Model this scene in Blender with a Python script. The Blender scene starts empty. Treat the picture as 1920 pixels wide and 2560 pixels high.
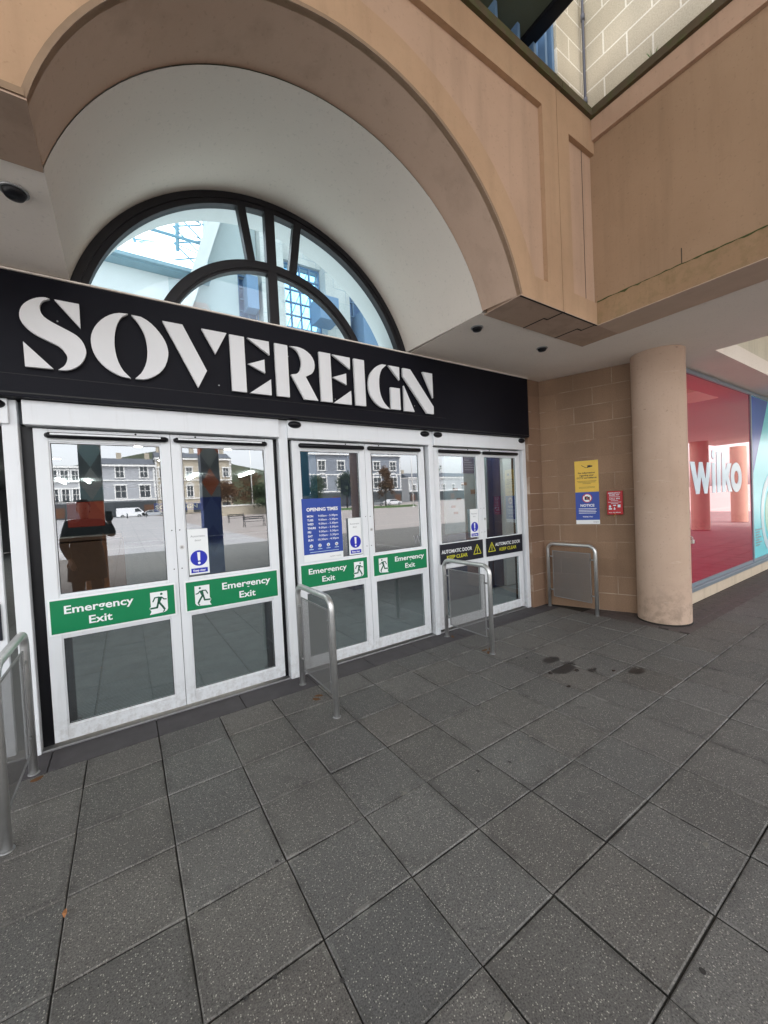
import bpy, bmesh, math, random
from mathutils import Vector, Matrix, Euler
R = math.radians
random.seed(7)
S = bpy.context.scene
COL = S.collection

# ------------------------------------------------------------------ camera
cam_d = bpy.data.cameras.new("camera"); cam = bpy.data.objects.new("camera", cam_d); COL.objects.link(cam)
cam.matrix_world = Matrix.Translation((0.2855, -3.2384, 1.5661)) @ (Matrix.Rotation(-0.58506, 4, 'Z') @ Matrix.Rotation(1.54382, 4, 'X') @ Matrix.Rotation(-0.04806, 4, 'Z'))
cam_d.sensor_fit = 'VERTICAL'; cam_d.sensor_height = 24.0; cam_d.lens = 24.0 * 978.22 / 2560.0
cam_d.clip_start = 0.02; cam_d.clip_end = 2000
S.camera = cam
# ------------------------------------------------------------------ sky, sun, exposure
SUN_EL, SUN_ROT = R(62), R(12)
w = bpy.data.worlds.new("World"); S.world = w; w.use_nodes = True
nt = w.node_tree; nt.nodes.clear()
sky = nt.nodes.new('ShaderNodeTexSky'); sky.sky_type = 'NISHITA'; sky.sun_disc = False
sky.sun_elevation = SUN_EL; sky.sun_rotation = SUN_ROT; sky.air_density = 1.0; sky.dust_density = 2.5; sky.ozone_density = 1.0
hs = nt.nodes.new('ShaderNodeHueSaturation'); hs.inputs['Saturation'].default_value = 0.12
bg = nt.nodes.new('ShaderNodeBackground'); bg.inputs['Strength'].default_value = 0.15
wo = nt.nodes.new('ShaderNodeOutputWorld')
nt.links.new(sky.outputs[0], hs.inputs['Color']); nt.links.new(hs.outputs[0], bg.inputs['Color']); nt.links.new(bg.outputs[0], wo.inputs[0])
sd = bpy.data.lights.new("sun", 'SUN'); sd.energy = 1.5; sd.angle = R(30); sd.color = (1, .97, .92)
sun = bpy.data.objects.new("sun", sd); COL.objects.link(sun)
# direction towards the sun: rotation measured like the sky texture
sdir = Vector((math.sin(SUN_ROT) * math.cos(SUN_EL), math.cos(SUN_ROT) * math.cos(SUN_EL), math.sin(SUN_EL)))
sun.rotation_euler = sdir.to_track_quat('Z', 'Y').to_euler(); sun.location = sdir * 40
S.view_settings.view_transform = 'Standard'; S.view_settings.look = 'None'; S.view_settings.exposure = 2.62; S.view_settings.gamma = 1
S.render.engine = 'CYCLES'
S.cycles.max_bounces = 10; S.cycles.diffuse_bounces = 5; S.cycles.glossy_bounces = 5; S.cycles.transparent_max_bounces = 16; S.cycles.transmission_bounces = 8
S.cycles.use_denoising = True

# ------------------------------------------------------------------ materials
class NG:
    def __init__(s, name):
        s.m = bpy.data.materials.new(name); s.m.use_nodes = True; s.t = s.m.node_tree; s.t.nodes.clear()
        s.out = s.n('OutputMaterial'); s.b = s.n('BsdfPrincipled'); s.l(s.b.outputs[0], s.out.inputs[0]); s.tc = s.n('TexCoord')
    def n(s, k): return s.t.nodes.new('ShaderNode' + k)
    def l(s, a, b): s.t.links.new(a, b)
    def val(s, v):
        return v
    def set(s, sock, v):
        if hasattr(v, 'is_linked') or isinstance(v, bpy.types.NodeSocket): s.l(v, sock)
        else: sock.default_value = v
    def math(s, op, a, b=0.0, c=0.0):
        n = s.n('Math'); n.operation = op; s.set(n.inputs[0], a); s.set(n.inputs[1], b); s.set(n.inputs[2], c); return n.outputs[0]
    def noise(s, scale, detail=4, rough=.55, vec=None, out='Fac'):
        n = s.n('TexNoise'); n.inputs['Scale'].default_value = scale; n.inputs['Detail'].default_value = detail; n.inputs['Roughness'].default_value = rough
        s.l(vec if vec is not None else s.tc.outputs['Object'], n.inputs['Vector']); return n.outputs[out]
    def map(s, scale=(1, 1, 1), rot=(0, 0, 0), loc=(0, 0, 0), src='Object'):
        n = s.n('Mapping'); n.inputs['Scale'].default_value = scale; n.inputs['Rotation'].default_value = rot; n.inputs['Location'].default_value = loc
        s.l(s.tc.outputs[src], n.inputs[0]); return n.outputs[0]
    def ramp(s, fac, *stops):
        n = s.n('ValToRGB'); e = n.color_ramp.elements
        while len(e) < len(stops): e.new(.5)
        for i, (p, c) in enumerate(stops):
            e[i].position = p; e[i].color = c if len(c) == 4 else (*c, 1)
        s.l(fac, n.inputs[0]); return n.outputs[0]
    def mix(s, fac, a, b, mode='MIX'):
        n = s.n('Mix'); n.data_type = 'RGBA'; n.blend_type = mode
        s.set(n.inputs[0], fac)
        for i, v in ((6, a), (7, b)):
            if isinstance(v, tuple): n.inputs[i].default_value = v if len(v) == 4 else (*v, 1)
            else: s.l(v, n.inputs[i])
        return n.outputs[2]
    def bump(s, h, strength=.3, dist=.01):
        n = s.n('Bump'); n.inputs['Strength'].default_value = strength; n.inputs['Distance'].default_value = dist
        s.l(h, n.inputs['Height']); s.l(n.outputs[0], s.b.inputs['Normal'])
    def col(s, c):
        if isinstance(c, tuple): s.b.inputs['Base Color'].default_value = (*c, 1) if len(c) == 3 else c
        else: s.l(c, s.b.inputs['Base Color'])
        return s

def plain(name, c, rough=.5, metal=0.0, var=.12, vs=6, bump=0.0, bs=120, spec=.3, emit=0):
    g = NG(name)
    lo = tuple(x * (1 - var) for x in c); hi = tuple(min(1, x * (1 + var)) for x in c)
    g.col(g.mix(g.noise(vs, 5, .6), lo, hi)); g.b.inputs['Roughness'].default_value = rough; g.b.inputs['Metallic'].default_value = metal
    g.b.inputs['Specular IOR Level'].default_value = spec
    if bump: g.bump(g.noise(bs, 3), bump, .004)
    if emit:
        g.b.inputs['Emission Color'].default_value = (*c, 1); g.b.inputs['Emission Strength'].default_value = emit
    return g.m

def render_mat(name, c, dark, moss=0.0, grain=.25, streak=.38, scuff=False):
    g = NG(name)
    f = g.noise(.9, 6, .6); a = g.mix(g.ramp(f, (.32, (0, 0, 0)), (.68, (1, 1, 1))), dark, c)
    st = g.noise(1.0, 5, .6, g.map((5, 5, .45)))            # rain streaks running down the face
    a = g.mix(g.math('MULTIPLY', g.ramp(st, (.5, (0, 0, 0)), (.75, (1, 1, 1))), streak), a, tuple(x * .55 for x in dark))
    sp = g.noise(42, 2); a = g.mix(g.math('MULTIPLY', g.ramp(sp, (.62, (0, 0, 0)), (.72, (1, 1, 1))), .25), a, tuple(x * .5 for x in dark))
    if moss:
        z = g.n('SeparateXYZ'); g.l(g.tc.outputs['Object'], z.inputs[0])
        mm = g.ramp(g.noise(9, 6, .7), (.48, (0, 0, 0)), (.62, (1, 1, 1)))
        a = g.mix(g.math('MULTIPLY', mm, moss), a, (.07, .085, .025))
    if scuff:
        z = g.n('SeparateXYZ'); g.l(g.tc.outputs['Object'], z.inputs[0])
        lo = g.math('MULTIPLY', g.math('SUBTRACT', .55, z.outputs[2]), 2.2); lo = g.math('MINIMUM', g.math('MAXIMUM', lo, 0.0), 1.0)
        gr = g.math('MULTIPLY', lo, g.ramp(g.noise(8, 7, .7), (.46, (0, 0, 0)), (.62, (1, 1, 1)))); a = g.mix(g.math('MULTIPLY', gr, .5), a, (.20, .15, .11))
        sc = g.noise(1.0, 4, .6, g.map((3, 3, 22))); a = g.mix(g.math('MULTIPLY', g.ramp(sc, (.66, (0, 0, 0)), (.70, (1, 1, 1))), .22), a, (.72, .60, .50))
        sp = g.noise(13, 3); a = g.mix(g.math('MULTIPLY', g.ramp(sp, (.70, (0, 0, 0)), (.73, (1, 1, 1))), .4), a, (.16, .11, .08))
    g.col(a); g.b.inputs['Roughness'].default_value = .85; g.b.inputs['Specular IOR Level'].default_value = .25
    g.bump(g.noise(260, 3), grain, .003)
    return g.m

def glass(name, tint=(.8, .93, .95), base=.2, rough=0.0, wob=.02):
    g = NG(name); g.t.nodes.remove(g.b)
    tr = g.n('BsdfTransparent'); tr.inputs[0].default_value = (*tint, 1)
    gl = g.n('BsdfGlossy'); gl.inputs['Roughness'].default_value = rough; gl.inputs[0].default_value = (.93, .96, 1, 1)
    fr = g.n('Fresnel'); fr.inputs[0].default_value = 1.5
    f = g.math('ADD', fr.outputs[0], base); f = g.math('MINIMUM', f, 1.0)
    ge = g.n('NewGeometry'); f = g.math('MULTIPLY', f, g.math('SUBTRACT', 1.0, ge.outputs['Backfacing']))      # reflect at the outer face only
    mx = g.n('MixShader'); g.l(f, mx.inputs[0]); g.l(tr.outputs[0], mx.inputs[1]); g.l(gl.outputs[0], mx.inputs[2])
    g.l(mx.outputs[0], g.out.inputs[0])
    if wob:
        n = g.n('Bump'); n.inputs['Strength'].default_value = wob; n.inputs['Distance'].default_value = .02
        g.l(g.noise(1.6, 1), n.inputs['Height']); g.l(n.outputs[0], gl.inputs['Normal'])
    return g.m

def mesh_mat(name):
    g = NG(name)
    sx = g.n('SeparateXYZ'); g.l(g.tc.outputs['Object'], sx.inputs[0])
    P = .0085
    fy = g.math('FRACT', g.math('DIVIDE', sx.outputs[1], P)); fz = g.math('FRACT', g.math('DIVIDE', sx.outputs[2], P))
    d = g.math('SQRT', g.math('ADD', g.math('POWER', g.math('SUBTRACT', fy, .5), 2.0), g.math('POWER', g.math('SUBTRACT', fz, .5), 2.0)))
    hole = g.math('LESS_THAN', d, .42)
    tr = g.n('BsdfTransparent'); mx = g.n('MixShader'); g.l(hole, mx.inputs[0]); g.l(g.b.outputs[0], mx.inputs[1]); g.l(tr.outputs[0], mx.inputs[2]); g.l(mx.outputs[0], g.out.inputs[0])
    g.col((.20, .195, .19)); g.b.inputs['Metallic'].default_value = .2; g.b.inputs['Roughness'].default_value = .5
    return g.m

def slab_mat(name, c1, c2, joints=False):
    g = NG(name)
    big = g.noise(.8, 5, .6); a = g.mix(g.ramp(big, (.3, (0, 0, 0)), (.7, (1, 1, 1))), c1, c2)
    if not joints:
        at = g.n('Attribute'); at.attribute_name = 'tint'; a = g.mix(1.0, a, at.outputs['Color'], 'MULTIPLY')
    v = g.n('TexVoronoi'); v.inputs['Scale'].default_value = 150; g.l(g.tc.outputs['Object'], v.inputs['Vector'])
    w_ = g.n('SeparateColor'); g.l(v.outputs['Color'], w_.inputs[0])
    dot = g.math('LESS_THAN', v.outputs['Distance'], .34)
    lt = g.math('MULTIPLY', dot, g.math('GREATER_THAN', w_.outputs[0], .76)); dk = g.math('MULTIPLY', dot, g.math('LESS_THAN', w_.outputs[0], .22))
    a = g.mix(g.math('MULTIPLY', lt, .75), a, (.40, .38, .33)); a = g.mix(g.math('MULTIPLY', dk, .6), a, (.025, .025, .025))
    fine = g.noise(170, 3, .7); a = g.mix(.6, a, g.ramp(fine, (.32, (.25, .25, .25)), (.68, (1.8, 1.8, 1.8))), 'MULTIPLY')
    st = g.noise(3.3, 6, .65); a = g.mix(g.math('MULTIPLY', g.ramp(st, (.58, (0, 0, 0)), (.75, (1, 1, 1))), .3), a, (.19, .18, .17))
    st2 = g.noise(5.1, 6, .65, g.map(loc=(4, 2, 0))); a = g.mix(g.math('MULTIPLY', g.ramp(st2, (.62, (0, 0, 0)), (.72, (1, 1, 1))), .35), a, (.035, .033, .03))
    if joints:
        sx = g.n('SeparateXYZ'); g.l(g.tc.outputs['Object'], sx.inputs[0])
        jx = g.math('LESS_THAN', g.math('FRACT', g.math('DIVIDE', sx.outputs[0], .4)), .02); jy = g.math('LESS_THAN', g.math('FRACT', g.math('DIVIDE', sx.outputs[1], .3872)), .02)
        a = g.mix(g.math('MAXIMUM', jx, jy), a, (.02, .02, .018))
    sx2 = g.n('SeparateXYZ'); g.l(g.tc.outputs['Object'], sx2.inputs[0])
    def edge(o, P_):
        f = g.math('FRACT', g.math('DIVIDE', o, P_)); return g.math('MULTIPLY', g.math('MINIMUM', f, g.math('SUBTRACT', 1.0, f)), P_)
    dj = g.math('MINIMUM', edge(sx2.outputs[0], .4), edge(sx2.outputs[1], .3872))
    gr = g.math('SUBTRACT', 1.0, g.math('MINIMUM', g.math('DIVIDE', dj, .045), 1.0))           # dirt creeping in from the joints
    gn = g.ramp(g.noise(6, 6, .7), (.42, (0, 0, 0)), (.62, (1, 1, 1))); a = g.mix(g.math('MULTIPLY', g.math('MULTIPLY', gr, gn), .6), a, (.035, .032, .028))
    gn2 = g.ramp(g.noise(7, 6, .7, g.map(loc=(9, 3, 1))), (.52, (0, 0, 0)), (.66, (1, 1, 1))); a = g.mix(g.math('MULTIPLY', g.math('MULTIPLY', g.math('GREATER_THAN', gr, .55), gn2), .45), a, (.24, .23, .21))
    wetf = None; nz = g.math('MULTIPLY', g.math('SUBTRACT', g.noise(14, 6, .7), .5), 1.5)
    for (cx, cy, rx, ry, rt) in ((3.557, -1.03, .095, .052, .35), (3.46, -1.215, .13, .055, -.25), (3.60, -1.17, .06, .03, .2), (3.895, -1.62, .085, .045, .2), (3.62, -1.38, .035, .028, 0)):
        mp = g.map((1, 1, 1), (0, 0, 0), (-cx, -cy, 0)); m2 = g.n('Mapping'); m2.inputs['Rotation'].default_value = (0, 0, rt); m2.inputs['Scale'].default_value = (1 / rx, 1 / ry, 0); g.l(mp, m2.inputs[0])
        ln = g.n('VectorMath'); ln.operation = 'LENGTH'; g.l(m2.outputs[0], ln.inputs[0])
        q = g.math('ADD', g.math('SUBTRACT', 1.22, ln.outputs['Value']), nz); q = g.math('MINIMUM', g.math('MAXIMUM', g.math('MULTIPLY', q, 4.0), 0.0), 1.0)
        wetf = q if wetf is None else g.math('MAXIMUM', wetf, q)
    a = g.mix(g.math('MULTIPLY', wetf, .88), a, (.022, .02, .02))
    g.col(a); g.b.inputs['Specular IOR Level'].default_value = .35
    rg = g.math('SUBTRACT', g.math('ADD', .62, g.math('MULTIPLY', g.noise(2.3, 5), .22)), g.math('MULTIPLY', wetf, .35)); g.l(rg, g.b.inputs['Roughness'])
    g.bump(g.noise(240, 4, .7), .5, .004)
    return g.m

def brick_mat(name, c1, c2, mortar, bw=.45, bh=.225, ms=.012, stain=.4, patchy=True):
    g = NG(name)
    sx = g.n('SeparateXYZ'); g.l(g.tc.outputs['Object'], sx.inputs[0]); cb = g.n('CombineXYZ')
    g.l(sx.outputs[0], cb.inputs[0]); g.l(sx.outputs[2], cb.inputs[1])
    b = g.n('TexBrick'); g.l(cb.outputs[0], b.inputs['Vector']); b.offset = .5
    b.inputs['Scale'].default_value = 1; b.inputs['Brick Width'].default_value = bw; b.inputs['Row Height'].default_value = bh; b.inputs['Mortar Size'].default_value = ms / 2; b.inputs['Mortar Smooth'].default_value = .1
    b.inputs['Color1'].default_value = (*c1, 1); b.inputs['Color2'].default_value = (*c2, 1); b.inputs['Bias'].default_value = 0
    mfac = g.noise(2.2, 4); mc = g.mix(g.ramp(mfac, (.42, (0, 0, 0)), (.62, (1, 1, 1))), tuple(x * 1.02 for x in c2), mortar)
    
    if patchy: g.l(mc, b.inputs['Mortar'])
    else: b.inputs['Mortar'].default_value = (*mortar, 1)
    a = g.mix(.75, b.outputs[0], g.ramp(g.noise(1.4, 5), (.3, (.78, .76, .74)), (.7, (1.15, 1.13, 1.1))), 'MULTIPLY')
    st = g.noise(1.0, 3, .5, g.map((3.2, 3.2, .12))); a = g.mix(g.math('MULTIPLY', g.ramp(st, (.45, (0, 0, 0)), (.6, (1, 1, 1))), stain), a, tuple(x * .62 for x in c1))
    a = g.mix(.35, a, g.ramp(g.noise(90, 3), (.3, (.6, .6, .6)), (.7, (1.4, 1.4, 1.4))), 'MULTIPLY')
    g.col(a); g.b.inputs['Roughness'].default_value = .88; g.b.inputs['Specular IOR Level'].default_value = .25
    h = g.math('SUBTRACT', 1.0, b.outputs['Fac']); g.bump(h, .35, .006)
    return g.m

def white_mat():
    g = NG('white_powder_coat'); a = g.mix(g.noise(2.5, 5), (.70, .72, .74), (.79, .81, .83))
    st = g.noise(1.0, 5, .6, g.map((26, 26, 1.6))); a = g.mix(g.math('MULTIPLY', g.ramp(st, (.55, (0, 0, 0)), (.72, (1, 1, 1))), .16), a, (.40, .38, .35))
    z = g.n('SeparateXYZ'); g.l(g.tc.outputs['Object'], z.inputs[0])
    lo = g.math('MULTIPLY', g.math('SUBTRACT', .30, z.outputs[2]), 3.0); lo = g.math('MINIMUM', g.math('MAXIMUM', lo, 0.0), 1.0)
    gr = g.math('MULTIPLY', lo, g.ramp(g.noise(17, 6, .7), (.44, (0, 0, 0)), (.60, (1, 1, 1)))); a = g.mix(g.math('MULTIPLY', gr, .45), a, (.28, .25, .22))
    g.col(a); g.b.inputs['Roughness'].default_value = .34; g.b.inputs['Specular IOR Level'].default_value = .4
    return g.m
MT = dict(
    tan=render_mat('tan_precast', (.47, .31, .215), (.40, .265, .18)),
    tanband=render_mat('tan_band', (.44, .285, .175), (.38, .24, .145), .05),
    tansoff=render_mat('tan_beam_underside', (.43, .305, .23), (.38, .265, .195)),
    wing=render_mat('tan_wing_panel_shaded', (.345, .225, .14), (.28, .178, .107)),  # tan darkened: shade on the side-facing wing is put into the colour
    mossy=render_mat('mossy_ledge', (.32, .205, .115), (.26, .16, .09), .22),
    coping=render_mat('mossy_coping', (.12, .085, .05), (.07, .055, .032), .6),
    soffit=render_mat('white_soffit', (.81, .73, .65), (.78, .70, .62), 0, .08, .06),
    vault=render_mat('white_vault_shaded', (.60, .54, .475), (.57, .515, .455), 0, .08, .05),  # shaded copy of the soffit white; the vault's dimness is in the colour
    cream=render_mat('cream_vault', (.66, .60, .48), (.58, .53, .42), 0, .1),
    column=render_mat('column_render', (.57, .42, .325), (.48, .345, .255), 0, .2, .2, True),
    white=white_mat(),
    black=plain('black_plastic', (.006, .006, .008), .35, var=.3, spec=.25),
    sign=plain('black_sign_panel', (.006, .006, .010), .5, var=.25, vs=1.5, spec=.12),
    fanframe=plain('black_window_frame', (.012, .011, .013), .45, var=.3, bump=.15, spec=.25),
    letter=plain('white_letter_face', (.72, .72, .73), .4, var=.05, vs=4),
    steel=plain('brushed_steel', (.62, .62, .61), .36, .85, var=.15, vs=25),
    dsteel=plain('dull_steel', (.35, .35, .35), .45, .8, var=.2, vs=25),
    green=plain('green_sign', (.004, .20, .075), .4, var=.08),
    signwhite=plain('white_sign_print', (.82, .84, .84), .45, var=.03),
    blue=plain('blue_poster', (.03, .07, .34), .4, var=.1),
    mand=plain('mandatory_blue', (.02, .03, .42), .4, var=.05),
    grey=plain('grey_print', (.25, .26, .28), .5),
    yellow=plain('yellow_print', (.62, .60, .03), .5, var=.05),
    notice=plain('yellow_notice', (.72, .46, .05), .35, var=.12, vs=8),
    ink=plain('black_ink', (.02, .02, .02), .5),
    red=plain('red_cabinet', (.42, .015, .02), .4, var=.12),
    redprint=plain('red_print', (.45, .03, .05), .5),
    cord=plain('orange_cord', (.6, .35, .05), .6),
    mesh=mesh_mat('perforated_steel'),
    glass=glass('door_glass', (.84, .91, .93), .185), fglass=glass('fanlight_glass', (.86, .93, .955), .02, 0, 0),
    redglass=None, teal=plain('teal_vinyl', (.22, .78, .86), .25, var=.04, spec=.7), vblue=plain('blue_vinyl', (.08, .12, .42), .25, var=.1),
    palevin=plain('pale_vinyl', (.62, .78, .84), .25, var=.05),
    frame=plain('grey_aluminium', (.22, .26, .30), .4, .3),
    slab=slab_mat('concrete_slab', (.103, .097, .091), (.132, .126, .117)),
    slabfar=slab_mat('concrete_slab_far', (.103, .097, .091), (.132, .126, .117), True),
    strip=plain('dark_threshold_paving', (.07, .064, .068), .75, var=.3, vs=9, bump=.4),
    joint=plain('sandy_joint', (.032, .029, .025), .95, var=.3, vs=30),
    plaza=None,
    block=brick_mat('sandstone_block', (.285, .185, .122), (.245, .158, .103), (.42, .33, .25), .45, .225, .011, .35),
    blockup=brick_mat('pale_block', (.50, .44, .34), (.45, .39, .295), (.70, .66, .57), .45, .235, .016, .15, False),
    quoin=brick_mat('quoin_block', (.27, .17, .115), (.235, .15, .10), (.48, .39, .32), .9, .225, .011, .2),
    pipe=plain('drainpipe', (.10, .10, .12), .5), bluew=plain('blue_steel', (.13, .22, .34), .45, var=.1),
    canopy=plain('canopy_underside', (.10, .11, .075), .7, var=.25, vs=1.5), 
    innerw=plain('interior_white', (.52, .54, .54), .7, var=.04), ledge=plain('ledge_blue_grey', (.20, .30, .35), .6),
    innerblock=brick_mat('interior_block', (.48, .51, .51), (.43, .47, .47), (.28, .35, .39), .6, .3, .012, .1),
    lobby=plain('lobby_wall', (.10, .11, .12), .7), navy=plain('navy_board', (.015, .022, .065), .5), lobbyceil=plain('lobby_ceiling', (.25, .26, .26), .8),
    wood=plain('wood_kiosk', (.10, .042, .02), .5, var=.3, vs=12), redk=plain('red_kiosk', (.30, .03, .015), .5),
)
def mat_floor_in():
    g = NG('ribbed_matting'); sx = g.n('SeparateXYZ'); g.l(g.tc.outputs['Object'], sx.inputs[0])
    f = g.math('FRACT', g.math('DIVIDE', sx.outputs[1], .03)); s = g.math('LESS_THAN', f, .35)
    a = g.mix(g.math('MULTIPLY', s, .55), (.085, .10, .112), (.27, .285, .295))
    tx = g.math('LESS_THAN', g.math('FRACT', g.math('DIVIDE', sx.outputs[0], 1.2)), .012); a = g.mix(g.math('MULTIPLY', tx, .5), a, (.06, .065, .07))
    a = g.mix(.5, a, g.ramp(g.noise(5, 5), (.3, (.7, .7, .7)), (.7, (1.3, 1.3, 1.3))), 'MULTIPLY'); g.col(a); g.b.inputs['Roughness'].default_value = .75
    return g.m
MT['matting'] = mat_floor_in()
def mat_plaza():
    g = NG('plaza_paving'); sx = g.n('SeparateXYZ'); g.l(g.tc.outputs['Object'], sx.inputs[0])
    a = g.mix(g.ramp(g.noise(.35, 6), (.3, (0, 0, 0)), (.7, (1, 1, 1))), (.30, .30, .31), (.40, .39, .39))
    jx = g.math('LESS_THAN', g.math('FRACT', g.math('DIVIDE', sx.outputs[0], .9)), .03); jy = g.math('LESS_THAN', g.math('FRACT', g.math('DIVIDE', sx.outputs[1], .6)), .03)
    a = g.mix(g.math('MAXIMUM', jx, jy), a, (.2, .2, .2)); 
    by = g.math('LESS_THAN', g.math('FRACT', g.math('DIVIDE', sx.outputs[1], 9)), .06); a = g.mix(g.math('MULTIPLY', by, .6), a, (.52, .51, .49))
    rx = g.math('GREATER_THAN', sx.outputs[0], 6.0); a = g.mix(g.math('MULTIPLY', rx, .55), a, (.25, .19, .15))
    g.col(a); g.b.inputs['Roughness'].default_value = .6; return g.m
MT['plaza'] = mat_plaza()
def mat_red():
    g = NG('red_film_glass'); g.t.nodes.remove(g.b)
    d = g.n('BsdfDiffuse'); d.inputs[0].default_value = (.42, .012, .045, 1)
    gl = g.n('BsdfGlossy'); gl.inputs['Roughness'].default_value = .01; gl.inputs[0].default_value = (1, .84, .86, 1)
    fr = g.n('Fresnel'); fr.inputs[0].default_value = 1.5; f = g.math('MINIMUM', g.math('ADD', fr.outputs[0], .20), 1.0)
    mx = g.n('MixShader'); g.l(f, mx.inputs[0]); g.l(d.outputs[0], mx.inputs[1]); g.l(gl.outputs[0], mx.inputs[2]); g.l(mx.outputs[0], g.out.inputs[0]); return g.m
MT['redglass'] = mat_red()
def mat_harl(name, top, bot):
    g = NG(name); sx = g.n('SeparateXYZ'); g.l(g.tc.outputs['Object'], sx.inputs[0])
    u = g.math('DIVIDE', sx.outputs[0], .36); v = g.math('DIVIDE', sx.outputs[2], .62)
    a = g.math('FLOOR', g.math('ADD', u, v)); b = g.math('FLOOR', g.math('SUBTRACT', u, v))
    c = g.math('MODULO', g.math('ABSOLUTE', g.math('ADD', a, g.math('MULTIPLY', b, 2.0))), 3.0)
    colr = g.mix(g.math('GREATER_THAN', c, 1.5), g.mix(g.math('GREATER_THAN', c, .5), top[0], top[1]), top[2])
    low = g.mix(g.math('GREATER_THAN', c, .5), bot[0], bot[1])
    colr = g.mix(g.math('LESS_THAN', sx.outputs[2], 1.85), colr, low); g.col(colr); g.b.inputs['Roughness'].default_value = .6; return g.m
MT['harl1'] = mat_harl('harlequin_dark', ((.35, .55, .58), (.12, .16, .18), (.60, .66, .64)), ((.40, .16, .06), (.26, .10, .04)))
MT['harl2'] = mat_harl('harlequin_blue', ((.40, .46, .46), (.14, .16, .20), (.75, .20, .08)), ((.03, .07, .40), (.10, .18, .55)))

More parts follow.
